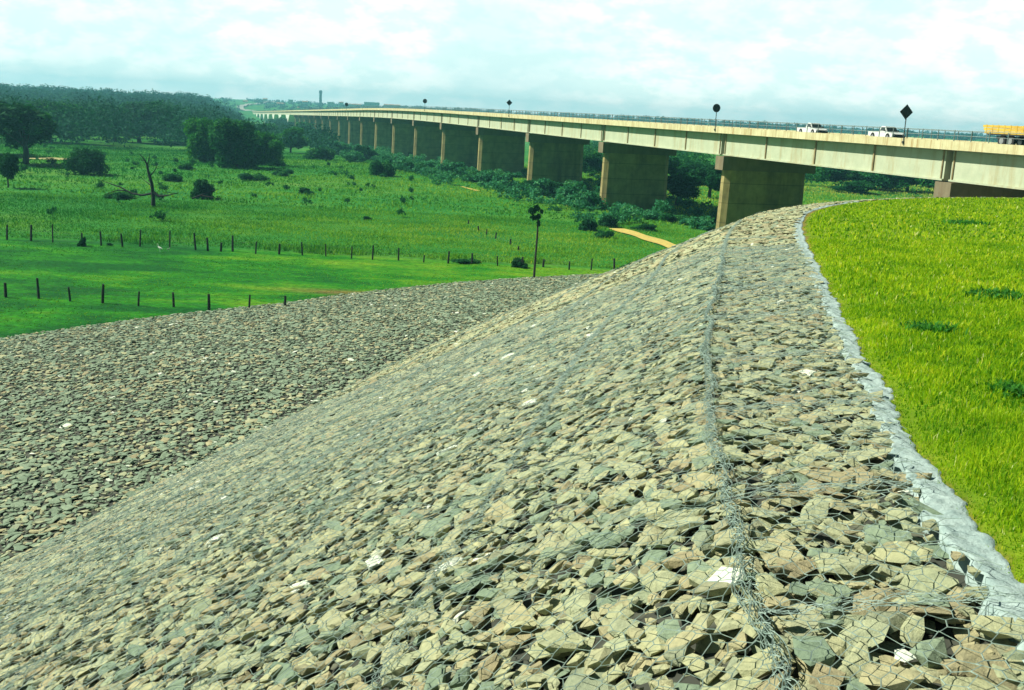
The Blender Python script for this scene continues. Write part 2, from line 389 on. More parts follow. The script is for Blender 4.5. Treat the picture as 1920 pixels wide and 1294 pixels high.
def mesh_rocks(P, X, Y, Z, tints, var):
    Vs, Fs, Ts = [], [], []; off = 0
    for k, (rv, rf) in enumerate(ROCKS):
        i = np.where(var == k)[0]
        if not len(i): continue
        vv = P[i][:, None] + rock_offsets(rv[None], X[i][:, None], Y[i][:, None], Z[i][:, None])
        Vs.append(vv.reshape(-1, 3)); Fs.append((rf[None] + (off + np.arange(len(i)) * len(rv))[:, None, None]).reshape(-1, 3))
        Ts.append(np.repeat(tints[i], len(rv))); off += len(i) * len(rv)
    return np.vstack(Vs), np.vstack(Fs), np.concatenate(Ts)
rng = np.random.default_rng(8)
layers = []
# near part: a dense top layer over a lower filling layer
def zone(s_lo, s_hi, a_lo, a_hi, sp_, size, lift, keep=None, thick=(.22, .42)):
    a, s = rows(s_lo, s_hi, sp_ * .8, sp_, a_lo, a_hi, rng)
    ok = (s > -r_geo(a) + .02) & (s < tsf(a) + .05)
    if keep is not None: ok &= keep(a, s)
    a, s = a[ok], s[ok]
    P, X, Y, Z, L = scatter(a, s, size, rng.uniform(*lift, len(a)), rng, thick)
    k = cull(P); layers.append((P[k], X[k], Y[k], Z[k], L[k]))
NEAR = 15.
zone(-2.2, 9, -1, NEAR, .135, .17, (-.035, -.005))
zone(-2.2, 9, -1, NEAR, .143, .168, (.02, .055))
zone(-2.4, 16.8, NEAR, 34, .155, .225, (.015, .055))
zone(9, 16.8, -3, NEAR, .155, .225, (.015, .055))
zone(-2.4, 14.5, 34, 90, .19, .27, (.02, .06))
zone(12, 47, -6, 90, .225, .26, (-.02, .06), keep=lambda a, s: s > np.where(a < 34, 16.5, 14.3))
P, X, Y, Z, L = [np.concatenate([l[i] for l in layers]) for i in range(5)]
tints = rng.uniform(0, .968, len(P)); wh = rng.uniform(size=len(P)) < .008; tints[wh] = .99
# patches of browner stone, as it was tipped
s_, a_ = sa(P[:, 0], P[:, 1])
low = s_ > s1f(a_) + 1.5; tints[low & ~wh] = np.where(rng.uniform(size=low.sum()) < .8, rng.uniform(0, .12, low.sum()), tints[low])[~wh[low]]  # mostly darker grey green tints on the lower slope
pat = .5 + .5 * np.sin(a_ * .55 + 1.5 * np.sin(s_ * .5)) * np.sin(s_ * .8 + 1.2)
bro = (rng.uniform(size=len(P)) < .22 * pat); tints[bro & ~wh] = rng.uniform(.60, .86, (bro & ~wh).sum())
var = rng.integers(0, len(ROCKS), len(P))
qx, qy, qz = proj(P)
infr = (qx > 5) & (qx < 1915) & (qy < 1290) & (qy > 400)
top = np.zeros(len(P), bool); top[len(layers[0][0]):] = True
score = np.where(infr & top, L / qz, 0)
near_i = np.argsort(-score)[:300]
rest = np.ones(len(P), bool); rest[near_i] = False
V, Fc, Tt = mesh_rocks(P[rest], X[rest], Y[rest], Z[rest], tints[rest], var[rest])
print('stones', len(P), 'tris', len(Fc))
tag(npmesh('rubble_stones', V, Fc, M_stone, attr={'tint': Tt}), 'grey brown broken rubble filling the caged slope mattresses', 'rubble', kind='stuff')
for i in near_i:
    rv, rf = ROCKS[var[i]]
    vv = rock_offsets(rv, X[i], Y[i], Z[i])
    o = npmesh('rubble_stone', vv, rf, M_stone, attr={'tint': np.full(len(rv), tints[i])}); o.location = P[i]
    if tints[i] > .972: tag(o, 'pale white flat stone among the large rubble nearest the viewer', 'stone', 'pale stones nearest the viewer')
    else: tag(o, 'large angular grey brown stone caged in the nearest rubble', 'stone', 'large stones caged in the nearest rubble')

# ------------------------------------------------------------------ wire netting
M_wire = simple('galvanised_wire', (.36, .47, .42), (.18, .26, .24), 30, .85, .0)
def tubes(Pa, Pb, r, sides=3):
    d = Pb - Pa; l = np.linalg.norm(d, axis=1); k = l > 1e-6; Pa, Pb, d, l = Pa[k], Pb[k], d[k], l[k]
    r = np.broadcast_to(r, k.shape)[k][:, None] if np.ndim(r) else np.full((len(Pa), 1), r)
    d /= l[:, None]; ref = np.where(np.abs(d[:, 2:3]) > .9, np.array([[1., 0, 0]]), np.array([[0, 0, 1.]]))
    u = np.cross(d, ref); u /= np.linalg.norm(u, axis=1)[:, None]; v = np.cross(d, u)
    Vs = []
    for Q in (Pa, Pb):
        for i in range(sides):
            t = 2 * math.pi * i / sides; Vs.append(Q + (u * math.cos(t) + v * math.sin(t)) * r)
    V = np.stack(Vs, 1).reshape(-1, 3); b = (np.arange(len(Pa)) * 2 * sides)[:, None]
    Fs = [np.concatenate([b + i, b + (i + 1) % sides, b + sides + (i + 1) % sides, b + sides + i], 1) for i in range(sides)]
    return V, np.stack(Fs, 1).reshape(-1, 4)
def surf(a, s, lift):
    x, y = curve(a, s); z = prof(s, a, y)
    k = np.where(s > 0, .447, 0)     # slope normal leans to the left
    return np.stack([x, y, z + lift], -1)
def bumps(a, s): return .012 * np.sin(a * 23 + 3 * np.sin(s * 17)) + .012 * np.sin(s * 29 + 2 * np.sin(a * 19 + 1)) + .01 * np.sin(a * 7 + s * 9)
def hexnet(s_lo, s_hi, a_lo, a_hi, cell, lift, rot=False):
    """edges of a hexagonal double-twist net in (a, s)"""
    wq, tw = cell, cell * .34          # opening, twisted side
    ph = wq * .5
    ns = int((s_hi - s_lo) / wq); na = int((a_hi - a_lo) / (tw + ph))
    I, J = np.meshgrid(np.arange(ns), np.arange(na), indexing='ij')
    s = s_lo + (I + .5 * (J % 2)) * wq; a = a_lo + J * (tw + ph)
    I, J, s, a = I.ravel(), J.ravel(), s.ravel(), a.ravel()
    e = [((a, s), (a + tw, s)), ((a + tw, s), (a + tw + ph, s + wq / 2)), ((a + tw, s), (a + tw + ph, s - wq / 2))]
    def pt(a, s):
        ja = .008 * np.sin(a * 61 + s * 37) + .05 * np.sin(s * .9 + a * .3); js = .008 * np.sin(a * 47 - s * 71) + .03 * np.sin(a * 1.7)
        return surf(a + ja, s + js, lift + bumps(a, s))
    Pa = np.concatenate([pt(*q[0]) for q in e]); Pb = np.concatenate([pt(*q[1]) for q in e])
    rad = np.concatenate([np.full(len(a), .0030), np.full(2 * len(a), .0019)])
    sv_ = np.concatenate([q[1][1] for q in e]); av = np.concatenate([q[1][0] for q in e])
    return Pa, Pb, rad, av, sv_
def net(name, parts, label):
    Pa, Pb, r, av, sv_ = [np.concatenate([p_[i] for p_ in parts]) for i in range(5)]
    ok = cull(Pb) & (sv_ > -r_geo(av))
    d = np.linalg.norm(Pb[ok], axis=1)
    V, Fc = tubes(Pa[ok], Pb[ok], r[ok] * np.clip(d / 10, 1, 1.45))
    return tag(npmesh(name, V, Fc, M_wire), label, 'netting', 'hexagonal wire netting over the rubble')
LF = .098
crest_net = net('wire_netting', [hexnet(-1.35, 0.0, 0, 9, .1, LF), hexnet(-2.2, 0, 9, 24, .12, LF)], 'galvanised hexagonal netting over the flat rubble strip beside the lawn')
slope_net = net('wire_netting', [hexnet(0.02, 8.5, 0, 14, .1, LF + .012), hexnet(8.5, 14, -2, 14, .14, LF), hexnet(0, 12, 14, 26, .15, LF)], 'galvanised hexagonal netting over the rubble slope left of the laced seam')
def strands(fa, fs, n, length, wid, rng, r=.002, step=.03, lift=.1, amp=.03):
    """n wavy wires laid along a seam; fa, fs give (a, s) at run length q"""
    PA, PB = [], []
    for k in range(n):
        q = np.arange(0, length, step); ph = rng.uniform(0, 6.28, 4); f = rng.uniform(14, 34)
        off = wid * (.6 * np.sin(q * f + ph[0]) + .4 * np.sin(q * rng.uniform(3, 8) + ph[1])) + rng.normal(0, wid * .5)
        l = lift + amp * np.sin(q * f * .9 + ph[2]) + .012 * np.sin(q * 9 + ph[3])
        a, s = fa(q, off), fs(q, off); P_ = surf(a, s, l); PA.append(P_[:-1]); PB.append(P_[1:])
    PA, PB = np.concatenate(PA), np.concatenate(PB); k = cull(PB)
    PA, PB = PA[k], PB[k]; d = np.linalg.norm(PB, axis=1)
    return tubes(PA, PB, r * np.clip(d / 8, 1, 1.7))
rng = np.random.default_rng(21)
def merge(lst):
    Vs, Fs, o_ = [], [], 0
    for v, f in lst: Vs.append(v); Fs.append(f + o_); o_ += len(v)
    return np.vstack(Vs), np.vstack(Fs)
parts = [strands(lambda q, o: q, lambda q, o: o + .03 * np.sin(q * 2.1) + .02 * np.sin(q * 5.3), 8, 22, .024, rng, .0023, .022, .112, .022),
         strands(lambda q, o: 22 + q, lambda q, o: o, 3, 14, .06, rng, .0020, .05, .11, .02)]
# chain-like loops wound round the seam
loops = []
q = np.arange(0, 11, .085); tt = np.linspace(0, 2 * math.pi, 8)
for w_ in range(7):
    a = (q[:, None] + .05 * np.sin(tt + w_)[None] + (w_ % 2) * .04) ; s = rng.normal(0, .008, (len(q), 1)) + .026 * np.cos(tt)[None] + 0 * a
    P_ = surf(a, s, .118 + .02 * np.sin(tt)[None] + 0 * a); loops.append(tubes(P_[:, w_].copy(), P_[:, w_ + 1].copy(), .0022))
V, Fc = merge(parts + loops)
npmesh('seam_lacing', V, Fc, M_wire, slope_net)
# other mattress joints: along the slope and down it
lst = []
for s0, n_ in ((1.66, 6), (3.4, 5), (5.2, 6), (7.0, 5), (8.8, 5), (10.6, 5), (12.2, 5)):
    lst.append(strands(lambda q, o: 1 + q, lambda q, o, s0=s0: s0 + o + .12 * np.sin(q * .4 + s0), n_, 48, .05, rng, .0018, .05, .105, .014))
for a0_ in (5.0, 7.0, 9.1, 12.0, 15.2, 18.5, 22.5, 27, 32, 37, 42):
    lst.append(strands(lambda q, o, a0_=a0_: a0_ + o + .08 * np.sin(q * .9), lambda q, o: q, 5, 13, .055, rng, .0017, .05, .105, .014))
V, Fc = merge(lst); npmesh('joint_lacing', V, Fc, M_wire, slope_net)
lst = []
for a0_ in (3.55, 5.05, 7.1, 9.2, 12, 15.3, 18.5, 22.6, 27):
    lst.append(strands(lambda q, o, a0_=a0_: a0_ + o + .05 * np.sin(q * 2), lambda q, o: -q, 7, 1.0 if a0_ < 6 else 1.25, .045, rng, .0018, .03, .1, .016))
V, Fc = merge(lst); npmesh('joint_lacing', V, Fc, M_wire, crest_net)

# ------------------------------------------------------------------ geotextile strip
m, nt, p = newmat('geotextile'); p.inputs['Roughness'].default_value = .95; p.inputs['Specular IOR Level'].default_value = .1
n = noise(nt, 9, 6, .65); r = ramp(nt, [(.3, (.22, .31, .31)), (.6, (.38, .48, .47))]); nt.links.new(n, r.inputs[0])
st = noise(nt, 2.2, 4, .6); r2 = ramp(nt, [(.60, (0, 0, 0)), (.75, (.6, .6, .6))]); nt.links.new(st, r2.inputs[0])
nt.links.new(mixc(nt, r2.outputs[0], r.outputs[0], (.30, .24, .15)), p.inputs['Base Color'])
bump(nt, p, noise(nt, 22, 5, .6), .6, .03); M_geo = m
A = np.concatenate([np.linspace(1, 20, 420), np.linspace(20.1, 52, 260)]); U = np.linspace(0, 1, 12)
Ag, Ug = np.meshgrid(A, U, indexing='ij')
lo = r_geo(Ag) - .05 + .015 * np.sin(Ag * 17) + .012 * np.sin(Ag * 37 + 1); hi = r_edge(Ag) + .05 + .006 * np.sin(Ag * 31 + 3); hi = lo + (hi - lo) * np.interp(Ag, [0, 20, 40], [1, .9, .6])
s = -(lo + (hi - lo) * Ug); x, y = curve(Ag, s)
z = prof(s, Ag, y) + .05 * (1 - Ug) + .006 + .007 * np.sin(Ag * 5 + 4 * Ug) * np.sin(Ug * 3.1) + .006 * np.sin(Ag * 23 + 9 * Ug) + .004 * np.sin(Ag * 51 - 14 * Ug) - .02 * (Ug > .95)
z[:, 0] -= .11
idx = np.arange(Ag.size).reshape(Ag.shape)
Fq = np.stack([idx[:-1, :-1], idx[:-1, 1:], idx[1:, 1:], idx[1:, :-1]], -1).reshape(-1, 4)
tag(npmesh('geotextile_strip', np.stack([x, y, z], -1).reshape(-1, 3), Fq, M_geo, smooth=True), 'pale grey rumpled fabric strip between the rubble and the lawn', 'fabric strip')

# ------------------------------------------------------------------ lawn on top of the embankment
M_lawn = leafy('lawn_blades', [(0, (.05, .21, .012)), (.3, (.20, .38, .012)), (.65, (.40, .57, .018)), (.9, (.68, .64, .05)), (1, (.72, .74, .36))], .45)
def blades(x, y, z, h_, w_, rng, lean=.35):
    n = len(x); az = rng.uniform(0, 6.283, n); le = rng.normal(0, lean, (n, 2))
    d = np.stack([np.cos(az), np.sin(az), 0 * az], -1) * (w_ / 2)[:, None]
    b = np.stack([x, y, z], -1); mid = b + np.stack([le[:, 0] * h_ * .3, le[:, 1] * h_ * .3, h_ * .6], -1)
    tip = b + np.stack([le[:, 0] * h_, le[:, 1] * h_, h_ * np.clip(1 - .3 * (le ** 2).sum(1), .4, 1)], -1)
    V = np.stack([b - d, b + d, mid + d * .75, mid - d * .75, tip], 1).reshape(-1, 3); o_ = (np.arange(n) * 5)[:, None]
    Fc = np.concatenate([np.concatenate([o_, o_ + 1, o_ + 2], 1), np.concatenate([o_, o_ + 2, o_ + 3], 1), np.concatenate([o_ + 3, o_ + 2, o_ + 4], 1)])
    return V, Fc
rng = np.random.default_rng(4)
Vs, Fs, Ts, off = [], [], [], 0
for (y0, y1, cnt, h0, w0) in ((2.2, 7, 90000, .07, .006), (7, 13, 110000, .075, .010), (13, 26, 120000, .08, .018), (26, 80, 130000, .10, .045)):
    y = y0 + (y1 - y0) * rng.uniform(size=cnt) ** (.8); x = rng.uniform(0, 1, cnt) * y * .72 + .2
    s, a = sa(x, y); k = (-s > r_edge(a) - .02 + .06 * rng.uniform(size=cnt)) & (x < y * .62 + 1.5); x, y, s, a = x[k], y[k], s[k], a[k]
    z = prof(s, a, y); z = np.maximum(z, GZ); n = len(x)
    clump = .5 + .5 * np.sin(x * 5.1 + 2 * np.sin(y * 3.7)) * np.sin(y * 4.3 + 1.7 * np.sin(x * 2.9))
    cl2 = .5 + .3 * np.sin(x * .9 + 2 * np.sin(y * .5)) * np.sin(y * .61 + 1.5 * np.sin(x * .7)) + .25 * np.sin(x * 2.3 + 1.7 * np.sin(y * 1.1)) * np.sin(y * 1.7 + np.sin(x * 1.9))
    h_ = h0 * rng.uniform(.4, 1.3, n) * (.55 + .7 * clump); ww = w0 * rng.uniform(.6, 1.4, n)
    edge = np.clip((-s - r_edge(a)) / .25, .35, 1); h_ *= edge
    v, f = blades(x, y, z - .005, h_, ww, rng)
    Vs.append(v); Fs.append(f + off); off += len(v)
    tt = np.clip(.08 + .36 * clump + .26 * cl2 + rng.normal(0, .2, n), 0, .97); tt[rng.uniform(size=n) < .008] = 1
    Ts.append(np.repeat(tt, 5))
tag(npmesh('lawn_grass', np.vstack(Vs), np.vstack(Fs), M_lawn, attr={'tint': np.concatenate(Ts)}), 'bright yellow green grass on top of the embankment', 'grass', kind='stuff')
M_weed = leafy('weed_leaves', [(0, (.02, .13, .03)), (1, (.10, .34, .05))], .5)
for k, (px, py, w_, h_, lb) in enumerate(((1745, 622, .42, .10, 'dark green weed patch in the lawn nearest the fabric strip'), (1868, 560, .55, .14, 'dark green weed patch in the lawn at the right edge'), (1808, 420, .9, .14, 'small dark weed tuft high up the lawn'), (1905, 740, .25, .09, 'single dark bladed weed low at the right edge of the lawn'))):
    g = ground_at(px, py); n = 190
    x = g[0] + np.clip(rng.normal(0, w_ / 3, n), -w_ * .6, w_ * .6); y = g[1] + np.clip(rng.normal(0, w_ / 3.2, n), -w_ * .6, w_ * .6); z = np.array([gz(a, b) for a, b in zip(x, y)])
    v, f = blades(x - g[0], y - g[1], z - g[2], h_ * rng.uniform(.6, 1.3, n), np.full(n, .016 + .012 * g[1] / 10), rng, .7)
    o = npmesh('weed_clump', v, f, M_weed, attr={'tint': np.repeat(rng.uniform(0, 1, n), 5)}); o.location = g
    tag(o, lb, 'weed', 'weeds in the lawn')

# ------------------------------------------------------------------ pasture grass
M_field = leafy('field_blades', [(0, (.025, .17, .025)), (.35, (.12, .33, .03)), (.7, (.29, .46, .045)), (1, (.58, .56, .13))], .35)
PATHS = [np.array(q) for q in ((22.5, 111.0), (18.9, 121.7), (17.3, 128.), (15.4, 134.6), (13.0, 141.6))]
Vs, Fs, Ts, off = [], [], [], 0
for (d0, d1, cnt, h0, w0, tall) in ((60, 102, 50000, .07, .10, 0), (102, 150, 130000, .24, .09, 1), (150, 330, 130000, .36, .2, 1)):
    hd = rng.uniform(-.52, .44, cnt); D = np.sqrt(rng.uniform(d0 ** 2, d1 ** 2, cnt)) ; x = D * np.tan(hd); y = D
    zt, s, a = terrain(x, y); k = (s > tsf(a) + .3)
    if tall:
        k &= (y > 103.8 + .7 * np.sin(x * .4))
        for a_, b_ in zip(PATHS[:-1], PATHS[1:]):
            dd_ = b_ - a_; u_ = np.clip(((x - a_[0]) * dd_[0] + (y - a_[1]) * dd_[1]) / (dd_ @ dd_), 0, 1); k &= np.hypot(x - a_[0] - u_ * dd_[0], y - a_[1] - u_ * dd_[1]) > 1.5
    else: k &= y < 102
    bx_ = np.sin(x * .05 + 2 * np.sin(y * .03)) * np.sin(y * .09 + 1.2 * np.sin(x * .04))
    x, y, zt, bx_ = x[k], y[k], zt[k], bx_[k]; n = len(x)
    h__ = h0 * rng.uniform(.4, 1.3, n) * (1 + (1.6 * np.exp(-((y - 105) / 1.6) ** 2) * (.5 + .5 * np.sin(x * .5 + 2 * np.sin(x * .13))) if tall else 0)) * (1 + .5 * np.sin(x * .21 + y * .17) * np.sin(y * .29 - x * .11))
    v, f = blades(x, y, zt - .02, h__, w0 * rng.uniform(.5, 1.3, n), rng, .65)
    Vs.append(v); Fs.append(f + off); off += len(v)
    Ts.append(np.repeat(np.clip(.40 + .20 * bx_ + .005 * x + .16 * np.sin(x * .37 + 3 * np.sin(y * .31)) * np.sin(y * .43 + 2 * np.sin(x * .23)) + rng.normal(0, .13, n), 0, 1), 5))
tag(npmesh('pasture_grass', np.vstack(Vs), np.vstack(Fs), M_field, attr={'tint': np.concatenate(Ts)}), 'rough green grass of the pasture below the embankment', 'grass', kind='stuff')

# dirt track --------------------------------------------------------
M_dirt = simple('dirt', (.60, .47, .11), (.42, .32, .08), 1.5, .95)
def strip(name, pts, wid, mat, label, lift=.05, kind='structure', n=60):
    pts = chaikin(np.array(pts, float), 3); L = np.concatenate([[0], np.cumsum(np.hypot(*np.diff(pts, axis=0).T))])
    q = np.linspace(0, L[-1], n); x = np.interp(q, L, pts[:, 0]); y = np.interp(q, L, pts[:, 1]); t = np.stack([np.gradient(x), np.gradient(y)], -1); t /= np.linalg.norm(t, axis=1)[:, None]
    wv = wid * (1 + .15 * np.sin(q * .7)); Vv = []
    for k in np.linspace(-.5, .5, 5):
        xx = x - t[:, 1] * wv * k; yy = y + t[:, 0] * wv * k; Vv.append(np.stack([xx, yy, terrain(xx, yy)[0] + lift], -1))
    Vv = np.stack(Vv, 1); idx = np.arange(n * 5).reshape(n, 5)
    Fq = np.stack([idx[:-1, :-1], idx[1:, :-1], idx[1:, 1:], idx[:-1, 1:]], -1).reshape(-1, 4)
    return tag(npmesh(name, Vv.reshape(-1, 3), Fq, mat, smooth=True), label, kind=kind)
strip('path', [tuple(q) for q in PATHS], 2.4, M_dirt, 'yellow dirt track curving under the bridge', .12)
strip('path', [ground_at(*q)[:2] for q in ((896, 359), (882, 355), (866, 351))], 1.0, M_dirt, 'overgrown continuation of the dirt track', .10)

# ------------------------------------------------------------------ bridge
BP0 = (35.80, 91.07); BTH = -.27878; LSP = 42.
BD = np.array([math.sin(BTH), math.cos(BTH)]); BR = np.array([math.cos(BTH), -math.sin(BTH)])
def bw(u, v): return BP0[0] + u * BD[0] + v * BR[0], BP0[1] + u * BD[1] + v * BR[1]
def zp(u):
    n = u / LSP
    if n < 4.5: return -.52
    if n < 9: return -.52 - .6 / 9 * (n - 4.5) ** 2
    return -1.87 - .6 * (n - 9)
bridge = empty('road_bridge', (BP0[0], BP0[1], 0), -BTH)
tag(bridge, 'very long concrete girder bridge with cream edge beam on wall piers', 'bridge')
def stained(name, base, lo, stain, amt=.5, sc=(1.2, 1.2, .12)):
    m, nt, p = newmat(name); p.inputs['Roughness'].default_value = .85; p.inputs['Specular IOR Level'].default_value = .2
    t = nd(nt, 'ShaderNodeTexCoord').outputs['Object']
    r = ramp(nt, [(.3, lo), (.7, base)]); nt.links.new(noise(nt, .7, 6, .65, t), r.inputs[0])
    s1_ = ramp(nt, [(.50, (0, 0, 0)), (.72, (amt,) * 3)]); nt.links.new(noise(nt, 1.1, 5, .7, t, sc), s1_.inputs[0])
    nt.links.new(mixc(nt, s1_.outputs[0], r.outputs[0], stain), p.inputs['Base Color'])
    bump(nt, p, noise(nt, 6, 5, .6, t), .2, .03)
    return m
M_girder = stained('girder_concrete', (.53, .57, .42), (.42, .47, .34), (.36, .27, .11), .7, (1.2, .8, .12))
M_beam = stained('edge_beam', (.70, .66, .42), (.52, .47, .26), (.34, .19, .06), .95, (1.6, 2.2, .08))
def lift_lines(m):
    nt = m.node_tree; p = nt.nodes['Principled BSDF']; l = p.inputs['Base Color'].links[0]; src = l.from_socket
    t = nd(nt, 'ShaderNodeTexCoord').outputs['Object']; sx = nd(nt, 'ShaderNodeSeparateXYZ'); nt.links.new(t, sx.inputs[0])
    a = nd(nt, 'ShaderNodeMath', operation='FRACT'); b = nd(nt, 'ShaderNodeMath', operation='MULTIPLY'); b.inputs[1].default_value = 1 / 2.4; nt.links.new(sx.outputs[2], b.inputs[0]); nt.links.new(b.outputs[0], a.inputs[0])
    c = nd(nt, 'ShaderNodeMath', operation='LESS_THAN'); c.inputs[1].default_value = .05; nt.links.new(a.outputs[0], c.inputs[0])
    d = nd(nt, 'ShaderNodeMath', operation='MULTIPLY'); d.inputs[1].default_value = .45; nt.links.new(c.outputs[0], d.inputs[0])
    nt.links.new(mixc(nt, d.outputs[0], src, (.08, .06, .03)), p.inputs['Base Color']); return m
M_pier = stained('pier_concrete', (.44, .37, .16), (.22, .18, .08), (.12, .085, .045), .8, (.35, .35, .05))
lift_lines(M_pier)
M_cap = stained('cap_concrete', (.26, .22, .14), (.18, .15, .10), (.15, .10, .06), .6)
M_rust = simple('rusty_stiffener', (.34, .27, .14), (.22, .16, .08), 2, .9)
M_asph = simple('asphalt', (.07, .075, .07), (.05, .05, .05), 4, .9)
M_rail = simple('rail_steel', (.20, .27, .27), (.13, .18, .18), 6, .6)
M_dark = simple('dark_trim', (.04, .045, .045), (.02, .02, .02), 4, .6)
NS = 39
def seg8(mb, u0, u1, v0, v1, t0, b0):
    z0, z1 = zp(u0), zp(u1)
    return mb.hexa([(v0, u0, z0 - b0), (v1, u0, z0 - b0), (v1, u1, z1 - b0), (v0, u1, z1 - b0), (v0, u0, z0 - t0), (v1, u0, z0 - t0), (v1, u1, z1 - t0), (v0, u1, z1 - t0)])
for n in range(-1, NS):
    u0, u1 = n * LSP + .42, (n + 1) * LSP - .42
    mb = MB()
    st = 1 if n < 14 else 1
    seg8(mb, u0, u1, 0, 4.6, .76, 3.16); seg8(mb, u0, u1, 7.4, 12, .76, 3.16)      # two box girders
    seg8(mb, u0, u1, -.16, 4.7, 3.163, 3.31); seg8(mb, u0, u1, 7.3, 12.16, 3.163, 3.31)
    gd = mb.build('girder', M_girder, bridge)
    if n < 18: seg8(MB(), u0 - .8, u0 - .04, .6, 11.4, .765, 3.28).build('end_diaphragm', M_dark, gd)
    if n < 14:
        for k in (1, 2, 3):
            uu = u0 + (u1 - u0) * k / 4; seg8(MB(), uu - .09, uu + .09, -.12, -.002, .765, 3.16).build('stiffener', M_rust, gd)
        for uu in (u0 + .25, u1 - .37): seg8(MB(), uu, uu + .12, -.1, -.002, .765, 3.16).build('end_stiffener', M_rust, gd)
for side, (va, vb) in enumerate(((-.85, -.5), (12.5, 12.85))):
    mb = MB()
    for n in range(-1, NS):
        for k in range(3):
            u0 = n * LSP + k * 14 + .012; seg8(mb, u0, u0 + 14 - .024, va, vb, 0, .72)
    o = mb.build('edge_beam', M_beam, bridge)
    o['label'] = ('cream edge beam on the lit near side', 'cream edge beam on the far side')[side]
mb = MB()
for n in range(-1, NS): seg8(mb, n * LSP, (n + 1) * LSP, -.497, 12.497, .24, .757)
mb.build('road_deck', M_asph, bridge)
# railings
posts = []
for side, v in enumerate((-.66, 12.66)):
    mb = MB()
    for n in range(-1, NS):
        for k in range(4):
            ua, ub = n * LSP + k * 10.5, n * LSP + (k + 1) * 10.5
            for hh in (.86, .45): mb.tube([(v, ua, zp(ua) + hh), (v, ub, zp(ub) + hh)], .028 if hh > .5 else .02, 4)
    mb.build('railing', M_rail, bridge)
    us = np.arange(-LSP + 1, NS * LSP, 2.1)
    far_p = MB()
    for i, u in enumerate(us):
        mb = far_p if i >= 50 else MB()
        mb.box(v - .03, v + .03, u - .03, u + .03, zp(u) - .01, zp(u) + .9)
        if i < 50: mb.build('railing_post', M_rail, bridge)
    o = far_p.build('railing_post', M_rail, bridge); o['kind'] = 'stuff'
# wall piers with hammer caps
for n in range(-0, 19):
    u = n * LSP; zt = zp(u) - 3.32; x, y = bw(u, 6); zb = gz(x, y) - 1.5
    if n == 0: zb = -9
    hw = .85; mb = MB()
    prof_ = [(.35, -hw * .45), (.95, -hw), (10.6, -hw), (11.3, -hw * .45), (11.3, hw * .45), (10.6, hw), (.95, hw), (.35, hw * .45)]
    bat = .35
    bot = [(a + (-bat if a < 6 else bat) * .5, u + b * 1.15, zb) for a, b in prof_]; tp = [(a, u + b, zt - 1.75) for a, b in prof_]
    k = len(bot); mb.add(bot + tp, [tuple(range(k))[::-1], tuple(range(k, 2 * k))] + [(i, (i + 1) % k, k + (i + 1) % k, k + i) for i in range(k)])
    pr_ = mb.build('pier', M_pier, bridge)
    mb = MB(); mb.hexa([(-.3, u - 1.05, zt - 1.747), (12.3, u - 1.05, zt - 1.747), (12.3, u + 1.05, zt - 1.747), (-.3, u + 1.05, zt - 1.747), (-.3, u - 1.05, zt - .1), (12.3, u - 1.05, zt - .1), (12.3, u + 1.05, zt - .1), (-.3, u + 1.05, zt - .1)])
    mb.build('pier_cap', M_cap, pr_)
    mb = MB()
    for va in (1.2, 3.4, 8.6, 10.8): mb.box(va - .3, va + .3, u - .7, u + .7, zt - .099, zt + .008)
    mb.build('bearing', M_rust, pr_)
# haunched main spans over the river
M_white = stained('white_concrete', (.74, .78, .70), (.6, .66, .58), (.4, .36, .25), .3)
for n in (19.8, 22.3, 24.9, 27.5, 30, 32.5, 35, 37.3):
    u = n * LSP; zt = zp(u) - 3.33; x, y = bw(u, 6)
    mb = MB(); mb.prism([(-.2, u - 24, zt + .3), (-.2, u - 2.5, zt - 6.2), (-.2, u + 2.5, zt - 6.2), (-.2, u + 24, zt - .3)], (12.4, 0, 0))
    h_ = mb.build('haunch', M_white, bridge)
    MB().box(.6, 11.4, u - 1.8, u + 1.8, gz(x, y) - 3, zt - 6.203).build('river_column', M_white, bridge)

# signs on the bridge ------------------------------------------------
M_sign = simple('sign_back', (.035, .05, .05), (.02, .03, .03), 4, .7)
M_pole = simple('sign_pole', (.05, .065, .06), (.03, .04, .04), 4, .6)
def u_at(px, v, z):
    us = np.linspace(-30, 1600, 16301); x, y = bw(us, v); q = proj(np.stack([x, y, np.full_like(x, z)], -1))[0]
    return us[np.argmin(abs(q - px))]
def sign(px, shape, size, zc, label):
    v = -.93; u = u_at(px, v, zc - (0 if px > 700 else 0)); x, y = bw(u, v); z0 = zp(u)
    root = empty('road_sign', (x, y, z0), -BTH); tag(root, label, 'road sign', 'road signs along the bridge')
    MB().tube([(0, 0, -.55), (0, 0, zc + .05)], .045, 8).build('pole', M_pole, root)
    mb = MB()
    if shape == 'diamond': mb.prism([(0, .06, zc - size), (size, .06, zc), (0, .06, zc + size), (-size, .06, zc)], (0, .03, 0))
    else: mb.prism([(size * math.cos(t), .06, zc + size * math.sin(t)) for t in np.linspace(0, 2 * math.pi, 25)[:-1]], (0, .03, 0))
    mb.build('sign_panel', M_sign, root, bevel=.008)
    MB().box(-.16, .16, .045, .0595, zc - .05, zc + .05).build('bracket', M_pole, root)
    MB().box(-.07, .07, -.05, .11, -.45, -.25).build('clamp', M_pole, root)
    return root
sign(1702, 'diamond', .66, 2.25, 'large dark diamond sign on a pole at the right, nearest of the bridge signs')
sign(1345, 'round', .50, 2.2, 'dark round disc sign on a pole above the second pier')
sign(955.5, 'diamond', .62, 2.3, 'small dark diamond sign on the bridge left of the round sign')
sign(797, 'round', .62, 2.3, 'tiny dark round sign far along the bridge, left of the small diamond')
sign(650, 'round', .8, 1.9, 'tiniest dark sign, farthest along the bridge near the town')

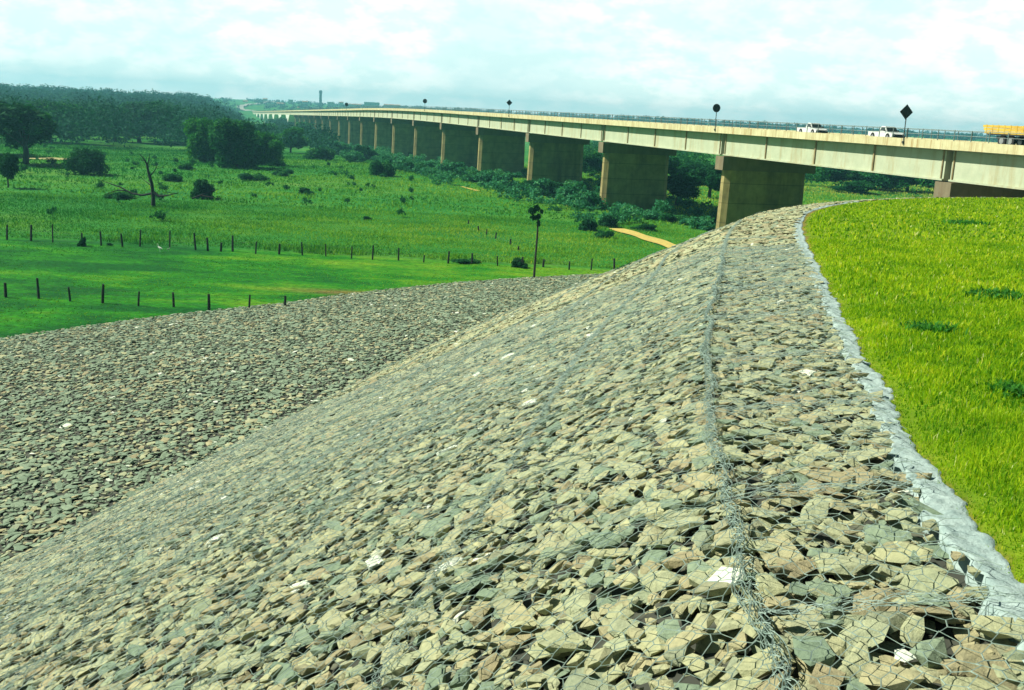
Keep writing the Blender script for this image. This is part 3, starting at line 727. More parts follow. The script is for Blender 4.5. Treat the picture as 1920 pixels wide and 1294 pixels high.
# vehicles -----------------------------------------------------------
M_wp = simple('white_paint', (.82, .85, .82), (.74, .78, .75), 2, .3)
M_glass = simple('dark_glass', (.03, .05, .05), (.02, .03, .03), 2, .1)
M_tyre = simple('tyre', (.025, .025, .025), (.015, .015, .015), 8, .9)
M_rim = simple('rim', (.5, .52, .5), (.4, .4, .4), 8, .4, .6)
M_lamp = simple('lamp_glass', (.8, .8, .7), (.7, .7, .6), 8, .2)
def wheel(root, x, y, r=.36, w_=.24):
    def cyl(r_, w2):
        mb = MB(); k = 20
        ring = lambda rr_, xx: [(xx, math.cos(2 * math.pi * i / k) * rr_, math.sin(2 * math.pi * i / k) * rr_) for i in range(k)]
        pr_ = [(-w2 / 2, r_ * .9), (-w2 / 2 + .03, r_), (w2 / 2 - .03, r_), (w2 / 2, r_ * .9)]
        vs = [q for a, b in pr_ for q in ring(b, a)]
        fs = [tuple(range(k))[::-1], tuple(range(3 * k, 4 * k))] + [(j * k + i, j * k + (i + 1) % k, (j + 1) * k + (i + 1) % k, (j + 1) * k + i) for j in range(3) for i in range(k)]
        return mb.add(vs, fs)
    t = cyl(r, w_).build('wheel', M_tyre, root); t.location = (x, y, r)
    cyl(r * .58, w_ + .02).build('rim', M_rim, t)
def pickup(u, v, label, cabmat=M_wp, dark_hood=False):
    # local: +Y is the front of the vehicle, wheels on z = 0
    x, y = bw(u, v); z = zp(u) - .24
    root = empty('pickup_truck', (x, y, z - .08), -BTH + math.pi); root.scale = (.82, .82, .82); tag(root, label, 'pickup truck', 'pickup trucks crossing the bridge')
    prof2 = [(-2.45, .45), (-2.5, .95), (-.35, .98), (-.3, .98), (.95, .98), (1.0, .98), (2.15, .86), (2.38, .68), (2.4, .42), (2.0, .38)]
    # wheel arches
    def arch(c): return [(c + .45 * math.cos(t), .36 + .45 * math.sin(t)) for t in np.linspace(0, math.pi, 9)]
    low = [(2.0, .36)] + arch(1.52) + [(.9, .36), (-.9, .36)] + arch(-1.5) + [(-2.1, .4)]
    poly = [(-.87, a, b) for a, b in prof2[:9]] + [(-.87, a, b) for a, b in low]
    MB().prism(poly, (1.74, 0, 0)).build('body', M_wp, root)
    # cab
    cab = [(-.35, .975), (-.25, 1.52), (.0, 1.60), (.62, 1.58), (1.15, .975)]
    mb = MB(); top_ = .68; bt = .83
    L_ = [(-(bt if b < 1 else top_), a, b) for a, b in cab]; R_2 = [(-q[0], q[1], q[2]) for q in L_]
    k = len(L_); mb.add(L_ + R_2, [tuple(range(k))[::-1], tuple(range(k, 2 * k))] + [(i, (i + 1) % k, k + (i + 1) % k, k + i) for i in range(k)])
    cb = mb.build('cab', M_wp, root)
    for sx in (-1, 1):
        mb = MB(); a_ = lambda yy, zz: (sx * (.83 - (zz - .975) / .6 * .15 + .012), yy, zz)
        q = [a_(-.15, 1.06), a_(.98, 1.06), a_(.58, 1.50), a_(-.08, 1.48)]; mb.prism(q, (sx * .01, 0, 0)); mb.build('side_window', M_glass, cb)
        MB().box(min(sx * .88, sx * 1.02), max(sx * .88, sx * 1.02), .88, 1.0, 1.02, 1.18).build('mirror', M_dark, root)
        MB().box(sx * .62 - .14, sx * .62 + .14, 2.33, 2.41, .62, .76).build('headlight', M_lamp, root)
        MB().box(sx * .75 - .08, sx * .75 + .08, -2.53, -2.49, .66, .86).build('tail_light', M_rust, root)
    MB().prism([(-.7, 1.10, 1.06), (.7, 1.10, 1.06), (.62, .70, 1.53), (-.62, .70, 1.53)], (0, .03, .01)).build('windscreen', M_glass, cb)
    MB().box(-.62, .62, -.335, -.30, 1.1, 1.45).build('rear_window', M_glass, cb)
    MB().box(-.85, .85, 2.36, 2.5, .36, .54).build('bumper', M_dark, root)
    MB().box(-.72, .72, -2.3, -.45, .978, .992).build('cargo_bed', M_dark, root)
    MB().box(-.5, .5, 2.34, 2.405, .57, .72).build('grille', M_dark, root)
    for sx in (-.78, .78):
        for yy in (1.52, -1.5): wheel(root, sx, yy)
    return root
pickup(u_at(1663, 4.0, 0), 4.0, 'white pickup truck beside the large diamond sign')
pickup(u_at(1524, 4.0, 0), 4.0, 'white pickup truck farther along the bridge, between the two large signs')
M_yel = simple('yellow_boards', (.74, .52, .06), (.60, .36, .04), 3, .6, stretch=(1, .3, 1))
def truck(u, v):
    x, y = bw(u, v); z = zp(u) - .24
    root = empty('cargo_truck', (x, y, z), -BTH + math.pi)
    tag(root, 'truck with yellow slatted cargo body over a dark chassis at the right edge', 'truck')
    MB().box(-.45, -.3, -3.4, 3.6, .62, .82).box(.3, .45, -3.4, 3.6, .62, .82).box(-.3, .3, -3.4, -3.2, .62, .8).build('chassis', M_dark, root)
    MB().prism([(-1.15, -3.9, 1.02), (-1.15, -3.6, .9), (-1.15, 1.9, .9), (-1.15, 1.9, 1.02)], (2.3, 0, 0)).build('cargo_floor', M_dark, root)
    mb = MB()
    for sx in (-1.17, 1.13):
        for k in range(3): mb.box(sx, sx + .04, -4.3 + .12 * (2 - k), 1.9, 1.025 + .24 * k, 1.225 + .24 * k)
        for yy in np.arange(-3.9, 1.9, .72): mb.box(sx - .025 if sx < 0 else sx + .042, sx - .002 if sx < 0 else sx + .065, yy, yy + .1, 1.03, 1.74)
    for yy in (-4.0, 1.86):
        for k in range(3): mb.box(-1.125, 1.125, yy, yy + .038, 1.026 + .24 * k, 1.224 + .24 * k)
    mb.build('slatted_sides', M_yel, root)
    mb = MB(); mb.prism([(-1.05, 2.1, .5), (-1.05, 2.1, 2.2), (-1.05, 3.2, 2.25), (-1.05, 3.75, 1.45), (-1.05, 3.9, .5)], (2.1, 0, 0)); cb = mb.build('cab', M_yel, root)
    for sx in (-1, 1): MB().prism([(sx * 1.055, 2.3, 1.35), (sx * 1.055, 3.4, 1.35), (sx * 1.055, 3.05, 2.0), (sx * 1.055, 2.3, 2.0)], (sx * .01, 0, 0)).build('side_window', M_glass, cb)
    MB().prism([(-.95, 3.74, 1.48), (.95, 3.74, 1.48), (.9, 3.26, 2.18), (-.9, 3.26, 2.18)], (0, .02, .01)).build('windscreen', M_glass, cb)
    MB().box(-.9, -.5, -3.3, -2.6, .3, .7).build('tank', M_wp, root)
    MB().box(-1.0, 1.0, 3.9, 4.05, .35, .6).build('bumper', M_dark, root)
    for sx in (-.92, .92):
        for yy in (-2.0, -1.0, 2.9): wheel(root, sx, yy, .46, .3)
truck(u_at(1932, 4.2, 0), 4.2)

# ------------------------------------------------------------------ fences
M_post = simple('weathered_wood', (.022, .028, .022), (.012, .016, .012), 6, .95)
M_bwire = simple('barbed_wire', (.10, .12, .10), (.07, .08, .07), 6, .7)
def fence(pts, label, name='wire_fence', wires=(.35, .7, 1.05), minh=.3):
    g0 = ground_at(pts[0][0], pts[0][2]); root = empty(name, g0); tag(root, label, 'fence', 'post and wire fences in the pasture')
    tops = []
    for (px, yt, yb) in pts:
        g = ground_at(px, yb); hh = max((yb - yt) / F * g[1] * 1.02, minh); g = g - g0
        r = random.uniform(.07, .115); lx, ly = random.uniform(-.09, .09) * hh, random.uniform(-.06, .06) * hh
        MB().tube([(g[0], g[1], g[2] - .3), (g[0] + lx * .5, g[1] + ly * .5, g[2] + hh * .5), (g[0] + lx, g[1] + ly, g[2] + hh)], [r, r * .95, r * .8], 7).build('fence_post', M_post, root)
        tops.append((g, hh))
    mb = MB()
    for hw in wires:
        for (a, ha), (b, hb) in zip(tops[:-1], tops[1:]):
            m_ = (a + b) / 2; mb.tube([tuple(a + [0, -.1, min(hw, ha * .95)]), tuple(m_ + [0, -.1, min(hw, (ha + hb) / 2) - .04]), tuple(b + [0, -.1, min(hw, hb * .95)])], .006, 3)
    mb.build('fence_wire', M_bwire, root)
fence([(13, 422, 450), (58, 422, 452), (99, 421, 455), (153, 437, 460), (190, 434, 461), (230, 438, 463), (262, 431, 463), (318, 432, 464), (367, 437, 469), (390, 446, 471), (414, 455, 472), (436, 442, 472), (479, 453, 476), (523, 457, 477), (567, 454, 479), (611, 458, 481), (659, 462, 485), (698, 460, 487), (747, 465, 489), (794, 478, 492), (840, 471, 494), (885, 475, 495), (933, 480, 499), (980, 482, 503), (1018, 486, 501), (1067, 490, 506), (1108, 485, 507), (1152, 485, 509)],
      'long row of dark wooden posts across the pasture where the tall grass begins')
fence([(-40, 519, 556), (11, 530, 558), (73, 521, 560), (132, 538, 565), (192, 532, 569), (259, 546, 574), (326, 548, 576), (392, 551, 582), (467, 552, 578), (534, 554, 574)],
      'short row of dark wooden posts in the mown grass just above the rubble')
fence([(878, 413, 420), (897, 424, 433), (912, 430, 440), (929, 436, 448), (957, 448, 460), (972, 462, 470)], 'slanting line of small posts in the tall grass left of the lone palm', wires=(.35,))

# egrets --------------------------------------------------------------
M_egret = simple('white_feathers', (.85, .88, .85), (.78, .8, .78), 10, .8)
M_bill = simple('bird_bill', (.5, .35, .06), (.4, .3, .05), 10, .6)
def egret(px, py, label, mat, sc=1., rz=0.):
    g = ground_at(px, py); root = empty('egret', g, rz); tag(root, label, 'bird', 'egrets in the pasture'); root.scale = (sc,) * 3
    pts = [((0, -.02, .42), .085), ((0, .13, .47), .07), ((0, .2, .56), .035), ((0, .19, .66), .022), ((0, .23, .74), .028), ((0, .28, .75), .016), ((0, -.16, .37), .06), ((0, -.30, .31), .018),
           ((.03, -.02, .3), .022), ((.03, .0, .16), .008), ((.03, -.01, .0), .008), ((-.03, .01, .3), .022), ((-.03, .04, .16), .008), ((-.03, .03, .0), .008)]
    ed = [(0, 1), (1, 2), (2, 3), (3, 4), (4, 5), (0, 6), (6, 7), (0, 8), (8, 9), (9, 10), (0, 11), (11, 12), (12, 13)]
    me = bpy.data.meshes.new('egret_body'); me.from_pydata([p_[0] for p_ in pts], ed, []); o = bpy.data.objects.new('body', me); C.objects.link(o); o.parent = root
    me.materials.append(mat)
    sk = o.modifiers.new('skin', 'SKIN'); ss = o.modifiers.new('sub', 'SUBSURF'); ss.levels = ss.render_levels = 1
    for i, p_ in enumerate(pts): me.skin_vertices[0].data[i].radius = (p_[1], p_[1])
    me.skin_vertices[0].data[0].use_root = True
    MB().tube([(0, .29, .752), (0, .37, .735)], [.012, .003], 6).build('bill', M_bill, root)
M_grey = simple('grey_feathers', (.42, .46, .42), (.3, .33, .3), 10, .8)
egret(300, 473, 'white egret standing in the mown grass below the fence posts', M_egret, 1.0, 1.2)
egret(316, 472, 'greyish egret right beside the white one', M_grey, .6, -1.2)

# ------------------------------------------------------------------ trees and shrubs
M_bark = simple('bark', (.05, .05, .035), (.03, .03, .022), 4, .95, stretch=(1, 1, .2))
M_dead = simple('dead_wood', (.022, .026, .022), (.012, .014, .012), 4, .95)
ML = {'dark': leafy('leaves_dark', [(0, (.004, .045, .018)), (.6, (.013, .10, .03)), (1, (.05, .20, .045))], .25),
      'mid': leafy('leaves_mid', [(0, (.006, .065, .025)), (.6, (.022, .15, .04)), (1, (.09, .30, .06))], .28),
      'light': leafy('leaves_light', [(0, (.01, .10, .02)), (.6, (.035, .21, .03)), (1, (.12, .33, .05))], .32),
      'teal': leafy('leaves_grey_green', [(0, (.012, .11, .055)), (.6, (.05, .25, .11)), (1, (.17, .42, .20))], .28),
      'far': leafy('leaves_far', [(0, (.005, .045, .03)), (.6, (.014, .10, .055)), (1, (.045, .18, .08))], .2)}
def leaves(cen, rad, cnt, size, rng, droop=0.):
    """leaf-sized quads spread through the lobes cen (n,3) / rad (n,3), denser near the shells"""
    k = rng.choice(len(cen), cnt, p=(rad[:, 0] ** 2) / (rad[:, 0] ** 2).sum())
    d = rng.normal(size=(cnt, 3)); d /= np.linalg.norm(d, axis=1)[:, None]
    P_ = cen[k] + d * rad[k] * (rng.uniform(size=(cnt, 1)) ** .45) * rng.uniform(.85, 1.12, (cnt, 1))
    nrm = d * .6 + rng.normal(size=(cnt, 3)) * .7 + [0, 0, .35]; nrm /= np.linalg.norm(nrm, axis=1)[:, None]
    t = np.cross(nrm, rng.normal(size=(cnt, 3))); t /= np.linalg.norm(t, axis=1)[:, None]
    if droop: t[:, 2] -= droop; t /= np.linalg.norm(t, axis=1)[:, None]
    b = np.cross(nrm, t); sz = size * rng.uniform(.6, 1.4, (cnt, 1))
    V = np.stack([P_ - t * sz, P_ + b * sz * .42, P_ + t * sz, P_ - b * sz * .42], 1).reshape(-1, 3)
    Fc = np.arange(cnt * 4).reshape(-1, 4)
    lobe = rng.uniform(-.22, .22, len(cen))
    T = np.clip(.42 + lobe[k] + rng.normal(0, .17, cnt), 0, 1)
    return V, Fc, np.repeat(T, 4)
def tree_mesh(kind, seed, Hh, Wd, cnt, leaf, trunk=.4, lobes=16, low=.25, flat=.75, mat='mid', name='tree'):
    """a prototype of height Hh, crown width Wd with its foot at the origin"""
    rng = np.random.default_rng(seed)
    root = empty(name, (0, 0, 0))
    th_ = rng.uniform(0, 6.283, lobes); rr_ = rng.uniform(0, 1, lobes) ** .6 * Wd * .36
    zc = Hh * (low + (1 - low) * rng.uniform(.12, .86, lobes)); zc = np.where(rr_ > Wd * .28, np.minimum(zc, Hh * .75), zc)
    cen = np.stack([rr_ * np.cos(th_), rr_ * np.sin(th_), zc], -1)
    r0 = Wd * rng.uniform(.13, .24, lobes); rad = np.stack([r0, r0, r0 * flat], -1)
    cen[:, 2] = np.minimum(cen[:, 2], Hh - rad[:, 2])
    V, Fc, T = leaves(cen, rad, cnt, leaf, rng)
    npmesh('crown', V, Fc, ML[mat], root, attr={'tint': T})
    mb = MB(); h0 = Hh * (low + .15)
    mb.tube([(0, 0, -.5), (.05 * Wd * .3, 0, h0 * .5), (0, .03 * Wd, h0), (0, 0, Hh * .75)], [trunk, trunk * .8, trunk * .6, trunk * .15], 8)
    for k in range(min(lobes, 8)):
        c = cen[k]; mb.tube([(0, 0, h0 * rng.uniform(.55, 1)), tuple(c * [.5, .5, 1] - [0, 0, rad[k, 2] * .6]), tuple(c)], [trunk * .38, trunk * .22, trunk * .06], 6)
    mb.build('trunk', M_bark, root)
    return root
PROTO = {}
def place(key, px, py, wpx, hpx, label, group=None, cat='tree', name=None, sink=.2, rz=None):
    """put a copy of a prototype so that its foot is at the photo pixel and it spans wpx x hpx there"""
    g = ground_at(px, py); pr_, Hh, Wd = PROTO[key]
    if pr_.get('used'): o = copy_tree(pr_)
    else: o = pr_; o['used'] = 1
    sx = wpx / F * g[1] / Wd; sz = hpx / F * g[1] / Hh
    o.location = (g[0], g[1], g[2] - sink); o.scale = (sx, sx, sz); o.rotation_euler = (0, 0, random.uniform(0, 6.28) if rz is None else rz)
    if name: o.name = name
    tag(o, label, cat, group); return o
PROTO['oak1'] = (tree_mesh('t', 1, 12, 13, 9000, .42, .45, 18, .22, .8, 'dark'), 12, 13)
PROTO['oak2'] = (tree_mesh('t', 2, 12, 14, 9000, .42, .45, 22, .12, .7, 'mid'), 12, 14)
PROTO['oak3'] = (tree_mesh('t', 3, 12, 11, 8000, .42, .45, 15, .3, .85, 'dark'), 12, 11)
PROTO['bamboo'] = (tree_mesh('t', 4, 11, 11, 14000, .40, .3, 26, -.02, 1.1, 'mid', 'bamboo_clump'), 11, 11)
PROTO['bamboo2'] = (tree_mesh('t', 14, 11, 11, 14000, .40, .3, 28, -.02, 1.1, 'light', 'bamboo_clump'), 11, 11)
PROTO['light'] = (tree_mesh('t', 5, 8, 9, 7000, .34, .3, 16, .1, .8, 'light'), 8, 9)
PROTO['round'] = (tree_mesh('t', 6, 4.4, 7.2, 9000, .22, .18, 22, .14, .8, 'dark', 'round_bush'), 4.4, 7.2)
PROTO['bush1'] = (tree_mesh('t', 7, 3.2, 4.6, 4200, .22, .06, 14, -.05, .75, 'teal', 'bush'), 3.2, 4.6)
PROTO['bush2'] = (tree_mesh('t', 8, 3.2, 4.2, 4200, .20, .06, 11, -.05, .9, 'mid', 'bush'), 3.2, 4.2)
PROTO['bush3'] = (tree_mesh('t', 9, 3.2, 5.2, 4200, .24, .06, 15, -.08, .7, 'dark', 'bush'), 3.2, 5.2)
PROTO['bush4'] = (tree_mesh('t', 10, 3.2, 4.4, 4200, .22, .06, 12, -.05, .8, 'light', 'bush'), 3.2, 4.4)
# dark treeline at the back of the pasture
TL = [(-60, 288, 190, 112, 'oak1'), (48, 308, 150, 118, 'oak3'), (96, 268, 130, 82, 'oak2'), (165, 262, 100, 62, 'oak1'), (215, 265, 110, 66, 'oak3'), (262, 268, 130, 78, 'oak1'), (310, 266, 90, 52, 'oak2'), (350, 268, 90, 50, 'oak3'),
      (130, 245, 120, 55, 'oak2'), (30, 250, 120, 60, 'oak1'), (395, 262, 80, 42, 'oak1'), (290, 246, 120, 58, 'oak2'), (190, 244, 90, 44, 'oak2'), (370, 246, 110, 42, 'oak1')]
TLn = ['broad dark tree cut by the left edge of the picture', 'dark tree with two bare trunks left of the round bush', 'tall wide tree behind the tree with bare trunks', 'low dark tree behind the round bush', 'dark tree right of the round bush in the row behind the pasture',
       'tallest dark tree of the row behind the dead tree', 'lower tree right of the tallest one in the dark row', 'dark tree just left of the bamboo clump in the back row', 'mid green tree in the second row above the round bush', 'dark tree in the second row near the left edge',
       'small dark tree behind the bamboo clump', 'wide mid green tree in the second row behind the tallest one', 'lowest tree of the second row between two taller crowns', 'dark tree at the right end of the second row']
for (px, py, w_, h_, k), lb in zip(TL, TLn): place(k, px, py, w_, h_, lb, 'trees at the back of the pasture', name='broadleaf_tree')
for px, py, w_, h_, k, lb in ((392, 305, 85, 84, 'bamboo2', 'tall feathery bamboo clump at the left of the central thicket'), (445, 314, 110, 92, 'bamboo', 'dense dark bamboo clump in the middle of the central thicket'), (492, 310, 86, 66, 'bamboo2', 'lower bamboo clump at the right of the central thicket')):
    o = place(k, px, py, w_, h_, lb, 'clumps of the central thicket', 'bamboo', name='bamboo_clump')
place('light', 545, 286, 66, 52, 'bright green tree right of the bamboo thicket', name='broadleaf_tree')
place('light', 508, 270, 60, 42, 'light green tree behind the bamboo thicket', name='broadleaf_tree')
place('light', 372, 296, 30, 46, 'small pale tree leaning at the left foot of the bamboo', name='broadleaf_tree')
place('light', 575, 262, 60, 36, 'small green tree in front of the far bridge piers', name='broadleaf_tree')
place('oak2', 530, 250, 70, 30, 'mid green tree below the white far spans of the bridge', name='broadleaf_tree')
place('round', 163, 327, 78, 50, 'rounded dense dark bush standing alone in the pasture', None, 'bush', 'round_bush')
# bushes at the feet of the piers
BU = [(600, 300, 60, 34, 'bush2'), (632, 290, 50, 30, 'bush1'), (662, 304, 60, 26, 'bush1'), (690, 300, 50, 28, 'bush3'), (712, 330, 52, 40, 'bush2'), (742, 318, 60, 30, 'bush1'), (775, 322, 56, 26, 'bush2'), (812, 326, 60, 28, 'bush1'), (846, 332, 60, 34, 'bush1'),
      (880, 340, 62, 30, 'bush2'), (916, 346, 56, 32, 'bush1'), (952, 352, 60, 34, 'bush1'), (985, 358, 56, 30, 'bush2'), (1018, 366, 66, 38, 'bush1'), (1050, 372, 56, 34, 'bush3'), (1075, 385, 62, 52, 'bush1'), (1105, 392, 48, 40, 'bush1'), (1102, 432, 40, 26, 'bush3'), (1138, 425, 40, 26, 'bush3'),
      (1130, 446, 46, 22, 'bush2'), (1172, 402, 60, 22, 'bush1'), (1215, 410, 66, 22, 'bush1'), (1262, 416, 70, 24, 'bush2'), (1305, 424, 66, 22, 'bush1'), (1205, 432, 50, 16, 'bush3'), (1330, 432, 50, 20, 'bush1')]
ordn = ['first', 'second', 'third', 'fourth', 'fifth', 'sixth', 'seventh', 'eighth', 'ninth', 'tenth', 'eleventh', 'twelfth', 'thirteenth', 'fourteenth', 'fifteenth', 'sixteenth', 'seventeenth', 'eighteenth', 'nineteenth', 'twentieth', 'twenty-first', 'twenty-second', 'twenty-third', 'twenty-fourth', 'twenty-fifth', 'twenty-sixth', 'twenty-seventh', 'twenty-eighth']
hue = {'bush1': 'grey green', 'bush2': 'mid green', 'bush3': 'dark green', 'bush4': 'light green'}
BU.sort()
for i, (px, py, w_, h_, k) in enumerate(BU): place(k, px, py, w_, h_, f'{hue[k]} bush, {ordn[i]} from the left along the feet of the bridge piers', 'bushes along the bridge piers', 'bush', 'bush')
# shrubs scattered in the pasture
SH = [(382, 372, 52, 40, 'bush3', 'dark brushy shrub right of the dead tree'), (530, 330, 44, 18, 'bush2', 'low shrub below the bright tree right of the bamboo'), (575, 364, 30, 14, 'bush3', 'small dark shrub alone in the middle of the tall grass'), (322, 340, 40, 22, 'bush2', 'low shrub directly behind the dead tree'), (222, 372, 60, 20, 'bush2', 'shrub at the left end of the fallen branches'),
      (690, 412, 20, 10, 'bush3', 'tiny dark tuft in the tall grass above the long fence'), (153, 462, 16, 22, 'bush3', 'small dark bush grown round a post of the long fence'), (207, 460, 16, 9, 'bush3', 'very low bush at the foot of the long fence'), (470, 338, 60, 20, 'bush2', 'low growth in front of the bamboo thicket'), (16, 352, 44, 70, 'oak3', 'thin shaded young tree at the left edge of the pasture'),
      (975, 502, 34, 22, 'bush3', 'dark green clump at the fence left of the lone palm'), (870, 492, 60, 16, 'bush2', 'tall grass clump along the long fence'), (1180, 500, 60, 22, 'bush2', 'green growth where the long fence meets the rubble'), (350, 318, 36, 16, 'bush4', 'pale shrub left of the bamboo foot'), (520, 312, 40, 14, 'bush4', 'yellowish shrub at the right foot of the bamboo')]
for px, py, w_, h_, k, lb in SH: place(k, px, py, w_, h_, lb, None, 'shrub', 'shrub')
# lone palm by the rubble edge
g = ground_at(1001, 521); Hp = 135 / F * g[1]
palm = empty('thin_tree', g); tag(palm, 'lone thin tree with a small dark tuft on a bare trunk', 'tree')
MB().tube([(0, 0, -.4), (.04, 0, Hp * .3), (.1, 0, Hp * .62), (.06, 0, Hp * .85)], [.12, .10, .09, .05], 8).build('trunk', M_bark, palm)
rg = np.random.default_rng(5)
cen = np.array([(-.5, 0, Hp * .93), (-.1, .2, Hp * .97), (.1, -.1, Hp * .86), (.15, 0, Hp * .76), (-.3, .1, Hp * .84), (.35, .1, Hp * .93)]); rad = np.array([(.3, .3, .26), (.26, .26, .26), (.2, .2, .26), (.14, .14, .26), (.26, .26, .22), (.14, .14, .18)])
V, Fc, T = leaves(cen, rad, 620, .17, rg, .5); npmesh('crown', V, Fc, ML['dark'], palm, attr={'tint': T * .6})
# dead tree with fallen limbs
g = ground_at(287, 388); k_ = g[1] / F
dead = empty('dead_tree', g); tag(dead, 'black dead tree with a crooked bare trunk and low sprawling limbs', 'dead tree')
def L2(*pts): return [((x_ - 287) * k_, yy, (388 - y_) * k_) for x_, y_, yy in pts]
MB().tube(L2((287, 392, 0), (288, 370, 0), (285, 345, .1), (280, 325, 0), (276, 308, .1), (270, 298, .1), (262, 291, .2)), [.30, .25, .21, .17, .12, .07, .03], 8).tube(L2((278, 312, 0), (281, 300, .1), (282, 290, .2)), [.09, .06, .02], 6).build('trunk', M_dead, dead)
MB().tube(L2((282, 332, 0), (292, 318, .3), (297, 305, .4)), [.1, .06, .015], 6).tube(L2((272, 303, .1), (266, 303, .3), (258, 300, .4)), [.05, .03, .01], 5).tube(L2((286, 350, 0), (272, 342, .5), (262, 338, .9)), [.09, .05, .012], 6).tube(L2((279, 318, 0), (284, 308, -.3), (290, 300, -.5)), [.06, .03, .01], 5).build('limb', M_dead, dead)
MB().tube(L2((288, 362, 0), (265, 368, .4), (245, 366, .6), (222, 356, 1), (200, 350, 1.2), (182, 345, 1.3)), [.16, .14, .12, .09, .06, .02], 7).tube(L2((235, 362, .8), (215, 362, 1.5), (185, 372, 2)), [.1, .07, .02], 6).build('limb', M_dead, dead)
MB().tube(L2((288, 360, 0), (300, 367, -.3), (315, 365, -.6), (340, 358, -1)), [.2, .16, .1, .03], 7).tube(L2((302, 366, 0), (312, 372, -.8)), [.1, .03], 6).build('limb', M_dead, dead)
g = ground_at(360, 374); k_ = g[1] / F
br = empty('fallen_branch', g); tag(br, 'dark fallen branch lying left of the brushy shrub', 'branch')
MB().tube([(0, 0, .1), (2.0, .5, 1.0), (3.6, .8, 1.6)], [.12, .08, .02], 6).tube([(1.2, .3, .6), (3.0, -.5, .5), (4.6, -.6, .3)], [.08, .05, .02], 6).build('branch', M_dead, br)

# trees and green slope seen behind and under the bridge, on the right
RB = [(1292, 345, 90, 50, 'oak2'), (1232, 352, 80, 64, 'oak3'), (1330, 372, 100, 66, 'oak3'), (1180, 340, 90, 60, 'oak2'), (1110, 330, 70, 50, 'oak2'), (1270, 385, 110, 62, 'oak3'), (1532, 338, 60, 26, 'oak2'), (1575, 352, 90, 42, 'oak3'), (1640, 356, 100, 44, 'oak2'), (1700, 360, 90, 42, 'oak3'), (1755, 362, 80, 40, 'oak3'), (1600, 362, 80, 26, 'oak2')]
RBn = [f'{ordn[i]} tree from the left behind the bridge piers' for i in range(len(RB))]
RB.sort()
for (px, py, w_, h_, k), lb in zip(RB, RBn): place(k, px, py, w_, h_, lb, 'trees behind the bridge', 'tree', 'broadleaf_tree')

# distant woods ------------------------------------------------------
def wood(name, hd0, hd1, d0, d1, cnt, Hh, label, seed, mat='far', per=42, gap=.0, leaf=1.0):
    rng = np.random.default_rng(seed)
    hd = rng.uniform(hd0, hd1, cnt); D = rng.uniform(d0 ** .7, d1 ** .7, cnt) ** (1 / .7); x = D * np.sin(hd); y = D * np.cos(hd); z = terrain(x, y)[0]
    vv_ = (x - BP0[0]) * BR[0] + (y - BP0[1]) * BR[1]; k_ = (vv_ < -16) | (vv_ > 28); x, y, z = x[k_], y[k_], z[k_]; cnt = len(x)
    hh = Hh * rng.uniform(.45, 1.5, cnt); ww = hh * rng.uniform(.8, 1.3, cnt)
    nl = 3
    cx = (x[:, None] + rng.normal(0, .22, (cnt, nl)) * ww[:, None]).ravel(); cy = (y[:, None] + rng.normal(0, .22, (cnt, nl)) * ww[:, None]).ravel()
    cz = (z[:, None] + hh[:, None] * rng.uniform(.35, .72, (cnt, nl))).ravel(); rad = np.repeat(ww * .36, nl)
    cen = np.stack([cx, cy, cz], -1); R3 = np.stack([rad, rad, rad * .8], -1)
    V, Fc, T = leaves(cen, R3, cnt * per, leaf * Hh / 9, rng)
    return tag(npmesh(name, V, Fc, ML[mat], attr={'tint': T}), label, 'woodland', kind='stuff')
wood('distant_forest', -.56, -.255, 560, 1500, 2600, 10, 'dark forest covering the low hills at the left horizon', 1, per=60, leaf=1.05)
wood('valley_wood', -.56, -.275, 322, 640, 520, 11, 'bushy woodland on the valley floor beyond the pasture', 2, per=150, leaf=.45)
def undergrowth():
    rng = np.random.default_rng(77); cnt = 900
    u = rng.uniform(.55, 15, cnt) * LSP; v = np.where(rng.uniform(size=cnt) < .6, rng.uniform(-17, -1.5, cnt) , rng.uniform(12.5, 26, cnt))
    v = np.where(rng.uniform(size=cnt) < .22, rng.uniform(-3, 14, cnt), v)
    x = BP0[0] + u * BD[0] + v * BR[0]; y = BP0[1] + u * BD[1] + v * BR[1]
    k = (x > -9999) & ((u > 110) | (v > -12))
    for q in PATHS: k &= np.hypot(x - q[0], y - q[1]) > 4
    x, y = x[k], y[k]; s, a = sa(x, y); k = s > tsf(a) + 1; x, y = x[k], y[k]; z = terrain(x, y)[0]; n = len(x)
    h_ = rng.uniform(.7, 2.6, n); w_ = h_ * rng.uniform(.6, 1.1, n)
    m_ = 4; c3 = np.stack([(x[:, None] + rng.normal(0, .5, (n, m_)) * w_[:, None]).ravel(), (y[:, None] + rng.normal(0, .5, (n, m_)) * w_[:, None]).ravel(), (z[:, None] + h_[:, None] * rng.uniform(.2, .75, (n, m_))).ravel()], -1)
    rr3 = np.repeat(w_ * .5, m_); V, Fc, T = leaves(c3, np.stack([rr3, rr3, rr3 * .8], -1), n * 170, .26, rng)
    tag(npmesh('undergrowth', V, Fc, ML['teal'], attr={'tint': T}), 'dense tangled undergrowth around the feet of the bridge piers', 'undergrowth', kind='stuff')
undergrowth()
wood('pasture_scrub', -.52, -.10, 128, 315, 100, 1.1, 'scattered low scrub in the tall pasture grass', 15, mat='mid', per=70, leaf=1.7)
wood('riverside_wood', -.255, -.17, 330, 700, 150, 7.5, 'lower woodland between the bamboo and the far bridge piers', 12, per=110, leaf=.7)
wood('town_trees', -.27, -.02, 1750, 3200, 800, 7, 'trees scattered between the houses of the far town', 3, per=30, leaf=1.7)
wood('far_bank_trees', -.10, .55, 1500, 3450, 2000, 9, 'thin dark line of trees on the horizon beyond the bridge', 4, per=30, leaf=1.9)
